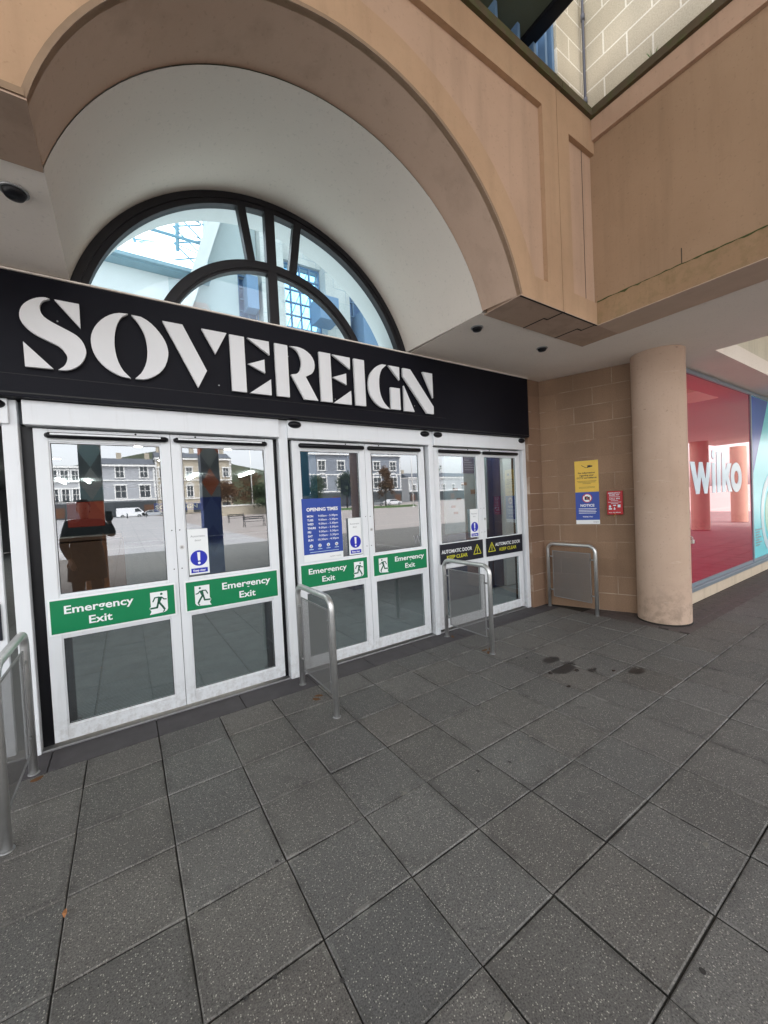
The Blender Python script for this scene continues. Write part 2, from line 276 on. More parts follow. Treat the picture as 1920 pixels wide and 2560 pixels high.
# ------------------------------------------------------------------ builders
class MB:
    def __init__(s): s.v = []; s.f = []; s.sm = []
    def face(s, idx, smooth=False): s.f.append(tuple(idx)); s.sm.append(smooth)
    def add(s, vs, fs, smooth=False):
        o = len(s.v); s.v += [tuple(v) for v in vs]
        for f in fs: s.face([i + o for i in f], smooth)
        return s
    def box(s, x0, x1, y0, y1, z0, z1):
        return s.add([(x0, y0, z0), (x1, y0, z0), (x1, y1, z0), (x0, y1, z0), (x0, y0, z1), (x1, y0, z1), (x1, y1, z1), (x0, y1, z1)],
                     [(0, 3, 2, 1), (4, 5, 6, 7), (0, 1, 5, 4), (1, 2, 6, 5), (2, 3, 7, 6), (3, 0, 4, 7)])
    def bbox(s, x0, x1, y0, y1, z0, z1, b=.004):       # box with chamfered edges
        xs = (x0, x0 + b, x1 - b, x1); ys = (y0, y0 + b, y1 - b, y1); zs = (z0, z0 + b, z1 - b, z1)
        bm = bmesh.new()
        m = Matrix.Translation(((x0 + x1) / 2, (y0 + y1) / 2, (z0 + z1) / 2)) @ Matrix.Diagonal((x1 - x0, y1 - y0, z1 - z0, 1))
        bmesh.ops.create_cube(bm, size=1, matrix=m); bmesh.ops.bevel(bm, geom=bm.edges[:], offset=b, segments=2, affect='EDGES', profile=.5)
        o = len(s.v); bm.verts.ensure_lookup_table(); s.v += [tuple(v.co) for v in bm.verts]
        for f in bm.faces: s.face([v.index + o for v in f.verts])
        bm.free(); return s
    def quad(s, a, b, c, d): return s.add([a, b, c, d], [(0, 1, 2, 3)])
    def prism_xz(s, pts, y0, y1, holes=()):            # polygon in xz, thick in y; front faces -y
        n = len(pts)
        area = sum(pts[i][0] * pts[(i + 1) % n][1] - pts[(i + 1) % n][0] * pts[i][1] for i in range(n))
        if area < 0: pts = pts[::-1]
        bm = bmesh.new(); vs = [bm.verts.new((p[0], y0, p[1])) for p in pts]
        loops = [vs]; es = [bm.edges.new((vs[i], vs[(i + 1) % n])) for i in range(n)]
        for h in holes:
            hv = [bm.verts.new((p[0], y0, p[1])) for p in h]; es += [bm.edges.new((hv[i], hv[(i + 1) % len(hv)])) for i in range(len(hv))]
        bmesh.ops.triangle_fill(bm, use_beauty=True, use_dissolve=False, edges=es)
        bmesh.ops.recalc_face_normals(bm, faces=bm.faces[:])
        for f in bm.faces[:]:
            if f.normal.y > 0: f.normal_flip()
        r = bmesh.ops.extrude_face_region(bm, geom=bm.faces[:])
        for g in r['geom']:
            if isinstance(g, bmesh.types.BMVert): g.co.y = y1
        bmesh.ops.recalc_face_normals(bm, faces=bm.faces[:])
        bm.verts.index_update(); o = len(s.v); s.v += [tuple(v.co) for v in bm.verts]
        for f in bm.faces: s.face([v.index + o for v in f.verts])
        bm.free(); return s
    def tube(s, pts, r, seg=14, cap=True, smooth=True):
        pts = [Vector(p) for p in pts]; rings = []; n = len(pts); up = None
        rs = r if isinstance(r, (list, tuple)) else [r] * n
        for i, p in enumerate(pts):
            d = (pts[min(i + 1, n - 1)] - pts[max(i - 1, 0)]).normalized()
            if up is None: up = d.orthogonal().normalized()
            up = (up - d * up.dot(d)).normalized(); q = d.cross(up)
            rings.append([p + (up * math.cos(2 * math.pi * k / seg) + q * math.sin(2 * math.pi * k / seg)) * rs[i] for k in range(seg)])
        o = len(s.v)
        for rg in rings: s.v += [tuple(v) for v in rg]
        for i in range(n - 1):
            for k in range(seg):
                a = o + i * seg + k; b = o + i * seg + (k + 1) % seg; s.face((a, b, b + seg, a + seg), smooth)
        if cap:
            s.face([o + k for k in range(seg)][::-1]); s.face([o + (n - 1) * seg + k for k in range(seg)])
        return s
    def lathe(s, prof, cx, cy, seg=40, smooth=True, axis='z', cz=0):
        o = len(s.v)
        for r, z in prof:
            for k in range(seg):
                a = 2 * math.pi * k / seg
                if axis == 'z': s.v.append((cx + r * math.cos(a), cy + r * math.sin(a), z))
                else: s.v.append((cx + r * math.cos(a), cy + z, cz + r * math.sin(a)))   # axis y
        for i in range(len(prof) - 1):
            for k in range(seg):
                a = o + i * seg + k; b = o + i * seg + (k + 1) % seg; s.face((a, b, b + seg, a + seg), smooth)
        return s
    def ring(s, cx, cz, r0, r1, y0, y1, a0=0, a1=2 * math.pi, seg=64):   # annulus segment in xz
        o = len(s.v); full = abs(a1 - a0 - 2 * math.pi) < 1e-6
        for i in range(seg + 1):
            a = a0 + (a1 - a0) * i / seg; c, q = math.cos(a), math.sin(a)
            s.v += [(cx + r0 * c, y0, cz + r0 * q), (cx + r1 * c, y0, cz + r1 * q), (cx + r1 * c, y1, cz + r1 * q), (cx + r0 * c, y1, cz + r0 * q)]
        for i in range(seg):
            a = o + 4 * i; b = a + 4
            s.face((a, b, b + 1, a + 1)); s.face((a + 1, b + 1, b + 2, a + 2)); s.face((a + 2, b + 2, b + 3, a + 3)); s.face((a + 3, b + 3, b, a))
        if not full:
            s.face((o, o + 1, o + 2, o + 3)); e = o + 4 * seg; s.face((e + 3, e + 2, e + 1, e))
        return s
    def disc(s, cx, cz, r, y0, y1, seg=32): return s.prism_xz([(cx + r * math.cos(2 * math.pi * k / seg), cz + r * math.sin(2 * math.pi * k / seg)) for k in range(seg)], y0, y1)

ORG = {}
def link(o, parent=None):
    COL.objects.link(o)
    if parent is not None: o.parent = parent
    return o
def mesh(name, mb, mat, off=(0, 0, 0)):
    me = bpy.data.meshes.new(name); me.from_pydata([(v[0] - off[0], v[1] - off[1], v[2] - off[2]) for v in mb.v], [], mb.f)
    me.polygons.foreach_set('use_smooth', mb.sm); me.materials.append(MT[mat] if isinstance(mat, str) else mat); me.update()
    return me
def part(name, mb, mat, parent, local=False, label=None, kind=None):
    off = (0, 0, 0) if local else ORG.get(parent.name, (0, 0, 0))
    o = bpy.data.objects.new(name, mesh(name, mb, mat, off)); link(o, parent); ORG[o.name] = ORG.get(parent.name, (0, 0, 0))
    if label: o['label'] = label
    if kind: o['kind'] = kind
    return o
def thing(name, label, cat, loc=(0, 0, 0), rz=0, group=None, kind=None):
    o = bpy.data.objects.new(name, None); link(o); o.location = loc; o.rotation_euler = (0, 0, rz); o.empty_display_size = .2
    o['label'] = label; o['category'] = cat
    if group: o['group'] = group
    if kind: o['kind'] = kind
    ORG[o.name] = tuple(loc); return o
def one(name, mb, mat, label, cat, group=None, loc=(0, 0, 0), local=False, rz=0):
    o = bpy.data.objects.new(name, mesh(name, mb, mat, (0, 0, 0) if local else loc)); link(o); o.location = loc; o.rotation_euler = (0, 0, rz)
    o['label'] = label; o['category'] = cat
    if group: o['group'] = group
    ORG[o.name] = tuple(loc); return o
def struct(name, mb, mat, kind='structure'):
    o = bpy.data.objects.new(name, mesh(name, mb, mat)); link(o); o['kind'] = kind; return o
def copy_tree(o, parent=None):
    c = o.copy(); COL.objects.link(c); c.parent = parent
    for ch in list(o.children): copy_tree(ch, c)
    return c
def merged(*mbs):
    r = MB()
    for m in mbs: r.v_off = len(r.v); r.add(m.v, m.f)
    return r
TC = {}
def text_mb(mb, s, x0, z0, h, y, width=None, bold=.0, align='L', space=1.0, depth=.0006):
    """flat lettering standing in the xz plane, cap height h, left x0 (or centred)"""
    key = (s, bold, space)
    if key not in TC:
        cu = bpy.data.curves.new('t', 'FONT'); cu.body = s; cu.size = 1; cu.offset = bold; cu.space_character = space; cu.resolution_u = 3
        ob = bpy.data.objects.new('t', cu); COL.objects.link(ob); bpy.context.view_layer.update()
        dg = bpy.context.evaluated_depsgraph_get(); me = bpy.data.meshes.new_from_object(ob.evaluated_get(dg))
        vs = [tuple(v.co) for v in me.vertices]; fs = [tuple(p.vertices) for p in me.polygons]
        COL.objects.unlink(ob); bpy.data.objects.remove(ob); bpy.data.curves.remove(cu); bpy.data.meshes.remove(me)
        TC[key] = (vs, fs)
    vs, fs = TC[key]
    if not vs: return mb
    a0 = min(v[0] for v in vs); a1 = max(v[0] for v in vs); sc = h / .73; sx = sc
    if width: sx = width / (a1 - a0)
    W = (a1 - a0) * sx
    if align == 'C': x0 = x0 - W / 2
    P = [(x0 + (v[0] - a0) * sx, y, z0 + v[1] * sc) for v in vs]
    fl = []
    for f in fs:
        a, b, c = P[f[0]], P[f[1]], P[f[2]]
        cr = (b[2] - a[2]) * (c[0] - a[0]) - (b[0] - a[0]) * (c[2] - a[2])   # y of normal
        fl.append(f if cr < 0 else f[::-1])
    mb.add(P, fl); return mb
def stroke(mb, pts, wd, y0, y1):
    for (ax, az), (bx, bz) in zip(pts, pts[1:]):
        L = math.hypot(bx - ax, bz - az) or 1e-6; nx, nz = -(bz - az) / L * wd / 2, (bx - ax) / L * wd / 2; ex, ez = (bx - ax) / L * wd * .3, (bz - az) / L * wd * .3
        mb.prism_xz([(ax + nx - ex, az + nz - ez), (bx + nx + ex, bz + nz + ez), (bx - nx + ex, bz - nz + ez), (ax - nx - ex, az - nz - ez)], y0, y1)
    return mb
def circ(c, half, sag):
    Rr = (half * half + sag * sag) / (2 * sag); return Rr
def arch_pts(cx, spring, half, sag, n=48):
    Rr = circ(cx, half, sag); cz = spring + sag - Rr; a = math.asin(min(1, half / Rr))
    if sag > half: a = math.pi - a
    out = []
    for i in range(n + 1):
        t = -a + 2 * a * i / n; out.append((cx + Rr * math.sin(t), cz + Rr * math.cos(t)))
    return out
def arch_wall(mb, x0, x1, z1, ap, y0, y1, reveal=True):
    """solid wall over an arch curve ap (left to right); front face at y0 (-y side)"""
    zs = ap[0][1]
    for (xa, xb) in ((x0, ap[0][0]), (ap[-1][0], x1)): mb.box(xa, xb, y0, y1, zs, z1)
    for (a, b) in zip(ap, ap[1:]):
        mb.quad((a[0], y0, a[1]), (b[0], y0, b[1]), (b[0], y0, z1), (a[0], y0, z1))
        mb.quad((b[0], y1, b[1]), (a[0], y1, a[1]), (a[0], y1, z1), (b[0], y1, z1))
        if reveal: mb.quad((a[0], y0, a[1]), (a[0], y1, a[1]), (b[0], y1, b[1]), (b[0], y0, b[1]))
        mb.quad((a[0], y0, z1), (b[0], y0, z1), (b[0], y1, z1), (a[0], y1, z1))
    return mb
def loft(mb, pa, ya, pb, yb, smooth=True):
    o = len(mb.v); n = len(pa)
    mb.v += [(p[0], ya, p[1]) for p in pa] + [(p[0], yb, p[1]) for p in pb]
    for i in range(n - 1): mb.face((o + i, o + i + 1, o + n + i + 1, o + n + i), smooth)
    return mb
ZS = 3.14       # soffit level
YD = .206       # door plane
GC = MB         # alias

# ================================================================== GROUND
def make_ground():
    b = MB(); N = 40
    # one sheet: flat by the building, rising very slightly across the square, reaching the horizon
    ys = [900, 30, .15, -14, -30, -50, -70, -100, -140, -250, -900]
    def gz(y): return -.03 if y > -20 else -.03 + min(1.0, (-20 - y) / 80)
    xs = [-900, -200, -100, -50, -20, 20, 50, 100, 200, 900]
    o = len(b.v)
    for y in ys:
        for x in xs: b.v.append((x, y, gz(y)))
    for i in range(len(ys) - 1):
        for j in range(len(xs) - 1):
            a = i * len(xs) + j; b.face((a, a + len(xs), a + len(xs) + 1, a + 1))
    struct('ground', b, 'plaza')
    struct('paving_bed', MB().box(-6, 30, -14.5, .35, -.028, -.011), 'joint')
    f = MB().box(-6, 30, -14.5, -5.81, -.010, -.001); f.box(-6, -3.21, -5.81, -.0735, -.010, -.001); f.box(14.01, 30, -5.81, -1.15, -.010, -.001)
    struct('pavement_far', f, 'slabfar')
    # slabs in view, each bedded a little differently
    me = bpy.data.meshes.new('pavement'); bm = bmesh.new(); lay = bm.loops.layers.float_color.new('tint')
    rnd = random.Random(3)
    def slab(x0, x1, y0, y1):
        g = .0030; be = .0050; dz = rnd.uniform(-.0012, .0012); tx = rnd.uniform(-.0016, .0016); ty = rnd.uniform(-.0016, .0016)
        j = [rnd.uniform(-.0016, .0016) for _ in range(8)]
        X0, X1, Y0, Y1 = x0 + g, x1 - g, y0 + g, y1 - g
        cor = [(X0 + j[0], Y0 + j[1]), (X1 + j[2], Y0 + j[3]), (X1 + j[4], Y1 + j[5]), (X0 + j[6], Y1 + j[7])]
        cx, cy = (x0 + x1) / 2, (y0 + y1) / 2
        def z(p): return dz + tx * (p[0] - cx) / .2 + ty * (p[1] - cy) / .2
        top = [bm.verts.new((p[0] + (be if p[0] < cx else -be), p[1] + (be if p[1] < cy else -be), z(p))) for p in cor]
        mid = [bm.verts.new((p[0], p[1], z(p) - .0045)) for p in cor]; bot = [bm.verts.new((p[0], p[1], -.02)) for p in cor]
        v = rnd.gauss(1, .06); wv = rnd.gauss(-.004, .012); c = (v * (1 + wv), v, v * (1 - wv), 1)
        fs = [bm.faces.new(top)]
        for i in range(4):
            k = (i + 1) % 4; fs.append(bm.faces.new((mid[i], mid[k], top[k], top[i]))); fs.append(bm.faces.new((bot[i], bot[k], mid[k], mid[i])))
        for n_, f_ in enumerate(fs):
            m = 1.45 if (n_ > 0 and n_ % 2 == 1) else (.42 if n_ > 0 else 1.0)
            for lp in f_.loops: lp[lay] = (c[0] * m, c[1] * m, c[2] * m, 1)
    NY = 15
    for i in range(-8, 35):
        x0, x1 = i * .4, (i + 1) * .4
        slab(x0, x1, -.3872, -.075) if x1 < 5.3 else None
        for jj in range(1, NY):
            y1, y0 = -.3872 * jj, -.3872 * (jj + 1)
            if y1 > -1.5 and x0 > 5.15: continue          # brick strip along the shop
            slab(x0, x1, y0, y1)
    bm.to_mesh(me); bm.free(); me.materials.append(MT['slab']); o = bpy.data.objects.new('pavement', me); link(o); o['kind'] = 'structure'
    # dark threshold course in front of the doors
    t = MB(); x = -3.2
    while x < 5.1:
        t.bbox(x + .003, x + .597, -.071, .196, -.02, -.001, .003); x += .6
    struct('threshold_paving', t, 'strip')
    # small dark block paving along the shop and round the column
    t = MB(); rnd = random.Random(5); row = 0; y = -1.5505
    ycur = -1.162
    while ycur > -1.93:
        x = 5.2 + (.05 if row % 2 else 0)
        while x < 14:
            inside = (ycur - .05 > -1.55) 
            if inside: t.bbox(x + .002, x + .098, ycur - .098, ycur - .002, -.02, -.001 + rnd.uniform(-.001, .0015), .003)
            x += .1
        ycur -= .1; row += 1
    # infill by the side wall
    y = -.4
    while y > -1.16:
        x = 5.2
        while x < 5.75:
            t.bbox(x + .002, x + .098, y - .098, y - .002, -.02, -.001, .003); x += .1
        y -= .1
    struct('block_paving', t, plain('dark_block_paving', (.10, .082, .078), .7, var=.45, vs=14, bump=.4))
make_ground()

# stains, gum and a dead leaf on the slabs
def blob(cx, cy, rx, ry, z0, z1, n=36, seed=0, rot=0):
    rn = random.Random(seed); b = MB(); vs = []; ph = [rn.uniform(0, 6.28) for _ in range(4)]
    for k in range(n):
        a = 2 * math.pi * k / n; r = 1 + .12 * math.sin(2 * a + ph[0]) + .09 * math.sin(3 * a + ph[1]) + .06 * math.sin(5 * a + ph[2]) + .03 * math.sin(9 * a + ph[3])
        x, y = rx * r * math.cos(a), ry * r * math.sin(a); vs.append((cx + x * math.cos(rot) - y * math.sin(rot), cy + x * math.sin(rot) + y * math.cos(rot)))
    o = [(x, y, z0) for x, y in vs] + [(cx + (x - cx) * .9, cy + (y - cy) * .9, z1) for x, y in vs]
    b.add(o, [tuple(range(n, 2 * n))] + [(k, (k + 1) % n, n + (k + 1) % n, n + k) for k in range(n)]); return b
wet = plain('wet_stain', (.022, .02, .02), .25, var=.3, vs=20, spec=.6)
gum = plain('old_gum', (.17, .16, .14), .8, var=.3, vs=40)
sb = MB()
for i, (x, y, a, c, r) in enumerate([(3.30, -1.19, .022, .018, 0), (3.67, -1.38, .018, .016, 0), (3.52, -1.30, .03, .02, 0), (3.75, -1.50, .02, .015, 0), (3.2, -1.42, .02, .016, 0), (3.42, -.86, .014, .012, 0), (3.62, -1.22, .014, .012, 0)]):
    q = blob(x, y, a, c, .0012, .0026, seed=i, rot=r); sb.add(q.v, q.f)
struct('wet_stains', sb, wet, 'structure')
db = MB(); rn = random.Random(31)
for i in range(46):
    x = rn.uniform(-.8, 6.4); y = rn.uniform(-3.4, -.2)
    if x > 5.0 and y > -1.4: continue
    rr_ = rn.uniform(.004, .011); q = blob(x, y, rr_, rr_ * rn.uniform(.5, 1), .0012, .0022, 14, i + 50, rn.uniform(0, 3)); db.add(q.v, q.f)
struct('dark_spots', db, plain('dark_spot', (.035, .032, .03), .6, var=.3, vs=30), 'stuff')
rb = MB()
for i, (x, y) in enumerate([(3.27, -.47), (3.25, -.54), (3.33, -.50), (1.49, -.30), (1.53, -.26), (-.24, -.12), (3.30, .03)]):
    q = blob(x, y, .035, .018, .0010, .0018, 20, i + 90, i * .7); rb.add(q.v, q.f)
struct('rust_stains', rb, plain('rust_stain', (.14, .065, .025), .9, var=.5, vs=40), 'structure')
gb = MB(); rn = random.Random(11)
for i in range(150):
    x = rn.uniform(-1.0, 6.5); y = rn.uniform(-3.6, -.1)
    if x > 5.1 and y > -1.3: continue
    r = rn.choice([.004, .006, .007, .009, .012]); q = blob(x, y, r, r * rn.uniform(.6, 1), .0012, .0028, 9, i); gb.add(q.v, q.f)
for x, y, r in ((.693, -1.282, .012), (1.162, -2.457, .014), (2.319, -2.585, .015), (1.45, -1.55, .016)):
    q = blob(x, y, r, r * .7, .0012, .003, 12, 3); gb.add(q.v, q.f)
struct('gum_spots', gb, gum, 'stuff')
lf = MB(); pts = [(.0, -.02), (.008, -.008), (.007, .006), (.002, .022), (-.005, .012), (-.008, -.002)]
lf.add([(.003 + x, -1.252 + y, .006 + abs(x) * .8) for x, y in pts] + [(.003 + x, -1.252 + y, .0045 + abs(x) * .8) for x, y in pts], [(0, 1, 2, 3, 4, 5), (11, 10, 9, 8, 7, 6)] + [(k, (k + 1) % 6, 6 + (k + 1) % 6, 6 + k) for k in range(6)])
one('fallen_leaf', lf, plain('dead_leaf', (.35, .15, .06), .8), 'small dry orange brown leaf lying on a slab joint', 'leaf', loc=(.003, -1.252, 0))

# ================================================================== ARCHED PORTICO AND WING
front = arch_pts(1.515, ZS, 1.45, 1.095); barrel = arch_pts(1.497, ZS, 1.43, 1.035); winarc = arch_pts(1.47, ZS, 1.405, 1.04)
P = thing('arcade_building', 'tan rendered shopping arcade front with big arched porch over the doors', 'building', (1.5, -1.28, 0))
YF, YR = -1.28, -1.24
b = MB(); arch_wall(b, -7, 4.14, 5.02, front, YR, YR + .3, reveal=False)
part('arch_panel', b, 'tan', P)
b = MB()   # raised frame round the sunk spandrel panel
b.box(3.34, 3.545, YF, YR, ZS, 5.019); b.box(3.551, 3.72, YF, YR, ZS, 5.019)
b.box(-7, 3.34, YF, YR, 4.78, 5.019); b.box(3.72, 4.14, YF, YR, 4.72, 5.019); b.box(3.72, 4.14, YF, YR, ZS, 3.335)
rr = circ(0, 1.45, 1.095); rcz = ZS + 1.095 - rr
outer = [(1.515 + (rr + .245) * math.sin(t), rcz + (rr + .245) * math.cos(t)) for t in [-1.3 + 2.6 * i / 48 for i in range(49)]]
def clampx(p): return (min(p[0], 3.34), p[1])
a_in = front; oo = []
for i in range(49):
    t = -1.283 + 2.566 * i / 48; k = rr + .245; oo.append((1.515 + k * math.sin(t), max(ZS, rcz + k * math.cos(t))))
for i in range(48):
    p, q, r_, s_ = a_in[i], a_in[i + 1], oo[i + 1], oo[i]
    b.quad((p[0], YF, p[1]), (q[0], YF, q[1]), (r_[0], YF, r_[1]), (s_[0], YF, s_[1]))
    b.quad((s_[0], YF, s_[1]), (r_[0], YF, r_[1]), (r_[0], YR, r_[1]), (s_[0], YR, s_[1]))
    b.quad((q[0], YF, q[1]), (p[0], YF, p[1]), (p[0], YR, p[1]), (q[0], YR, q[1]))
b.prism_xz([(2.9655, ZS), (3.3399, ZS), (3.3399, 3.33), (3.1605, 3.33), (oo[47][0] + .0004, oo[47][1]), (oo[48][0] + .0004, oo[48][1])], YF, YR)
part('arch_surround', b, 'tanband', P)
b = MB(); b.box(3.545, 3.551, -1.272, YR, ZS, 5.02); b.box(3.985, 3.992, YR - .002, YR, 3.335, 4.72)
part('movement_joint', b, plain('dark_joint', (.06, .04, .03), .9), P)
part('arch_drip', MB().box(-7, .06, YF - .007, YF - .0005, ZS + .001, ZS + .028), plain('drip_band', (.24, .16, .10), .85), P)
b = MB()   # thin dark arris bead round the arch edge
for i in range(48):
    p, q = front[i], front[i + 1]
    dp = Vector((p[0] - 1.515, p[1] - rcz)).normalized() * .022; dq = Vector((q[0] - 1.515, q[1] - rcz)).normalized() * .022
    b.quad((p[0] - 0, YF - .004, p[1]), (q[0], YF - .004, q[1]), (q[0] + dq.x, YF - .004, q[1] + dq.y), (p[0] + dp.x, YF - .004, p[1] + dp.y))
part('arch_arris', b, plain('dark_arris', (.23, .155, .10), .85, var=.25, vs=8), P)
b = MB(); loft(b, front, YF - .004, [(x, z + .0) for x, z in front], -1.245)
mid = [(a[0] * .5 + c[0] * .5, a[1] * .5 + c[1] * .5) for a, c in zip(front, barrel)]
loft(b, front, -1.245, [(x, z + .012) for x, z in barrel], -.92)
part('arch_underside', b, 'tansoff', P)
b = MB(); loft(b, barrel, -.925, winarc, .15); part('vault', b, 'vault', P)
# underside of the front beam, both sides, with the stepped dark joint
b = MB(); b.box(2.965, 4.50, YF, -.905, ZS - .008, ZS - .0006); b.box(-7, .065, YF, -.905, ZS - .008, ZS - .0006)
part('beam_underside', b, 'tansoff', P)
b = MB()
for pts in ([(3.552, YF), (3.552, -1.12), (3.50, -1.12), (3.50, -.91)], [(4.07, YF + .02), (4.07, -1.14), (4.0, -1.14), (4.0, -.91)]):
    for (ax, ay), (bx, by) in zip(pts, pts[1:]): b.box(min(ax, bx) - .006, max(ax, bx) + .006, min(ay, by) - .006, max(ay, by) + .006, ZS - .011, ZS - .0085)
b.box(2.97, 4.1, YF - .001, YF + .014, ZS - .0115, ZS - .0085)
part('underside_joint', b, plain('dark_gap', (.03, .025, .02), .9), P)
b = MB(); b.box(-7, 3.60, YF - .03, -1.0, 5.02, 5.09); b.box(3.606, 4.145, YF - .03, -1.0, 5.02, 5.09); b.box(4.065, 4.45, -9, YF - .032, 5.02, 5.09)
part('coping', b, 'coping', P)
# wing: beam face x = 4.1 running towards the viewer
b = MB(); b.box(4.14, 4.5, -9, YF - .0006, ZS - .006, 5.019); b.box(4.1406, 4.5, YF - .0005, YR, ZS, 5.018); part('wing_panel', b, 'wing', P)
part('wing_underside', MB().box(4.1, 4.5, -9, YF - .001, ZS - .012, ZS - .0075), plain('wing_underside_lit_tan', (.52, .38, .29), .85, bump=.1), P)  # tan lightened to stand in for the weak light under the wing
b = MB(); b.box(4.10, 4.138, -9, YF - .001, 4.83, 5.018); part('wing_top_band', b, 'tan', P)
b = MB(); b.box(4.10, 4.139, -9, YF - .001, ZS - .007, 3.345); part('wing_bottom_band', b, 'mossy', P)
b = MB(); rn = random.Random(4); nn = 140
for i in range(nn + 1):
    y = -1.285 - i * .035; h_ = 3.347 + max(0, rn.gauss(.002, .003)); b.v += [(4.0985, y, 3.345 - max(0, rn.gauss(.004, .006))), (4.0975, y, h_), (4.135, y, h_)]
for i in range(nn):
    a = i * 3; b.face((a, a + 1, a + 4, a + 3)); b.face((a + 1, a + 2, a + 5, a + 4))
part('ledge_moss', b, plain('ledge_moss_green', (.055, .065, .02), .95, var=.5, vs=20, bump=.6), P)
b = MB(); b.box(4.136, 4.139, -1.946, -1.941, 3.37, 3.49); part('panel_crack', b, 'joint', P)
# soffit: flat ceiling of the walkway with the recess further along
b = MB()
SX = 20
b.box(-7, .067, -.905, .205, ZS, ZS + .2); b.box(2.927, 4.495, -.905, .205, ZS, ZS + .2)
b.box(4.496, 6.12, -4.75, .5, ZS, ZS + .2); b.box(6.12, 9.3, -1.58, .5, ZS, ZS + .2); b.box(9.3, SX, -4.75, .5, ZS, ZS + .2)
part('soffit', b, 'soffit', P)
b = MB(); b.box(6.10, 6.118, -4.75, -1.56, ZS + .002, 4.6); b.box(6.12, 9.3, -1.578, -1.56, ZS + .002, 4.6); b.box(9.302, 9.32, -4.75, -1.56, ZS + .002, 4.6); b.box(6.1, 9.32, -4.75, -1.56, 4.6, 4.7)
part('recess_lining', b, 'cream', P)
# unseen roof slab added to block stray light; blockwork over the wing
b = MB(); b.box(-7, 4.13, -.94, .5, 4.98, 5.01); part('unseen_porch_roof', b, 'canopy', P)
def wallbox(name, x0, y0, x1, y1, z0, z1, th, mat, parent):
    """wall whose front face runs from (x0,y0) to (x1,y1); local x along it so blocks follow"""
    L = math.hypot(x1 - x0, y1 - y0); rz = math.atan2(y1 - y0, x1 - x0)
    o = bpy.data.objects.new(name, mesh(name, MB().box(0, L, 0, th, z0, z1), mat)); link(o, parent)
    oo_ = ORG.get(parent.name, (0, 0, 0)) if parent else (0, 0, 0)
    o.location = (x0 - oo_[0], y0 - oo_[1], -oo_[2]); o.rotation_euler = (0, 0, rz); ORG[o.name] = oo_; return o
U = thing('upper_building', 'pale blockwork upper storey standing behind the right parapet', 'building', (4.7, -.9, 5))
wallbox('wing_wall', 4.7, -.9, 4.7, -9.2, 4.0, 9.5, .3, 'blockup', U)
wallbox('return_wall', 4.22, -.9, 4.7, -.9, 4.0, 9.5, .3, 'blockup', U)
b = MB()
for x in (3.30, 3.62, 3.86, 4.05, 4.17): b.box(x, x + .035, -.88, -.80, 4.9, 9.5)
for z in (5.6, 6.9, 8.2): b.box(3.3, 4.22, -.87, -.81, z, z + .05)
part('window_frame', b, 'bluew', U)
part('window_pane', MB().box(3.3, 4.22, -.80, -.79, 4.9, 9.5), plain('blue_grey_glazing', (.16, .27, .42), .12, var=.2), U)
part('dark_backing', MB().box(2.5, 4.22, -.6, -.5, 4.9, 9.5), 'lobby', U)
one('drainpipe', (lambda m: m.tube([(4.655, -.945, 4.4), (4.655, -.945, 9.5)], .014, 12).tube([(4.655, -.945, 5.73), (4.655, -.945, 5.79)], .021, 12).tube([(4.655, -.945, 6.6), (4.655, -.945, 6.66)], .021, 12))(MB()), 'pipe', 'thin dark drainpipe running up the blockwork corner', 'drainpipe', loc=(4.655, -.945, 4.4))
K = thing('roof_canopy', 'dark greenish projecting canopy with black edge beam above the arch', 'canopy', (3.0, -1.0, 6.0))
part('canopy_deck', MB().box(-7, 3.76, -4.6, -.55, 6.02, 6.08), 'canopy', K)  # deck extended out of view to darken the porch below
part('edge_beam', MB().bbox(3.76, 3.90, -4.6, -.55, 5.98, 6.14, .01), 'black', K)
part('canopy_glazing_bar', MB().box(3.15, 3.17, -4.6, -.55, 6.005, 6.02), 'dsteel', K)
# weed on the coping
b = MB(); rn = random.Random(2)
for i in range(26):
    a = rn.uniform(0, 6.28); l = rn.uniform(.03, .085); dx, dy = math.cos(a) * l * .6, math.sin(a) * l * .6; wx = .004
    b.add([(4.14 - wx, -1.78, 5.11), (4.14 + wx, -1.78, 5.11), (4.14 + dx * .6, -1.78 + dy * .6, 5.11 + l * .7), (4.14 + dx, -1.78 + dy, 5.11 + l)], [(0, 1, 2), (0, 2, 3)])
one('weed', b, plain('grass_green', (.05, .16, .02), .7), 'small green grass tuft growing on the right parapet', 'plant', loc=(4.14, -1.78, 5.11))

# ================================================================== FACADE WALL, FANLIGHT
b = MB(); arch_wall(b, -6, 7, 5.6, winarc, .15, .50)
F = thing('front_wall', 'white wall with arched opening that holds the half round window', 'wall', (1.47, .10, 0))
part('arch_wall', b, 'innerw', F)
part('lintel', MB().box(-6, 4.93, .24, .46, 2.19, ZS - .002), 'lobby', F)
W = thing('fanlight', 'black framed half round window with curved and radiating bars above the sign', 'window', (1.47, .08, ZS))
wr = circ(0, 1.405, 1.04); wz = ZS + 1.04 - wr; ae = math.asin(min(1, 1.40 / wr))
A0, A1 = math.pi / 2 - ae - .03, math.pi / 2 + ae + .03
b = MB(); b.ring(1.47, wz, wr - .095, wr + .004, .10, .17, A0, A1, 72); b.ring(1.47, wz, wr - .055, wr - .012, .09, .0995, A0, A1, 72)
part('outer_frame', b, 'fanframe', W)
ai = math.acos((ZS - wz) / .945)
b = MB(); b.ring(1.455, wz, .855, .945, .10, .16, math.pi / 2 - ai - .08, math.pi / 2 + ai + .08, 48); b.ring(1.455, wz, .875, .925, .09, .0995, math.pi / 2 - ai - .08, math.pi / 2 + ai + .08, 48)
part('inner_arc', b, 'fanframe', W)
part('mullion', MB().bbox(1.418, 1.503, .092, .165, ZS - .01, wz + wr - .05, .006), 'fanframe', W)
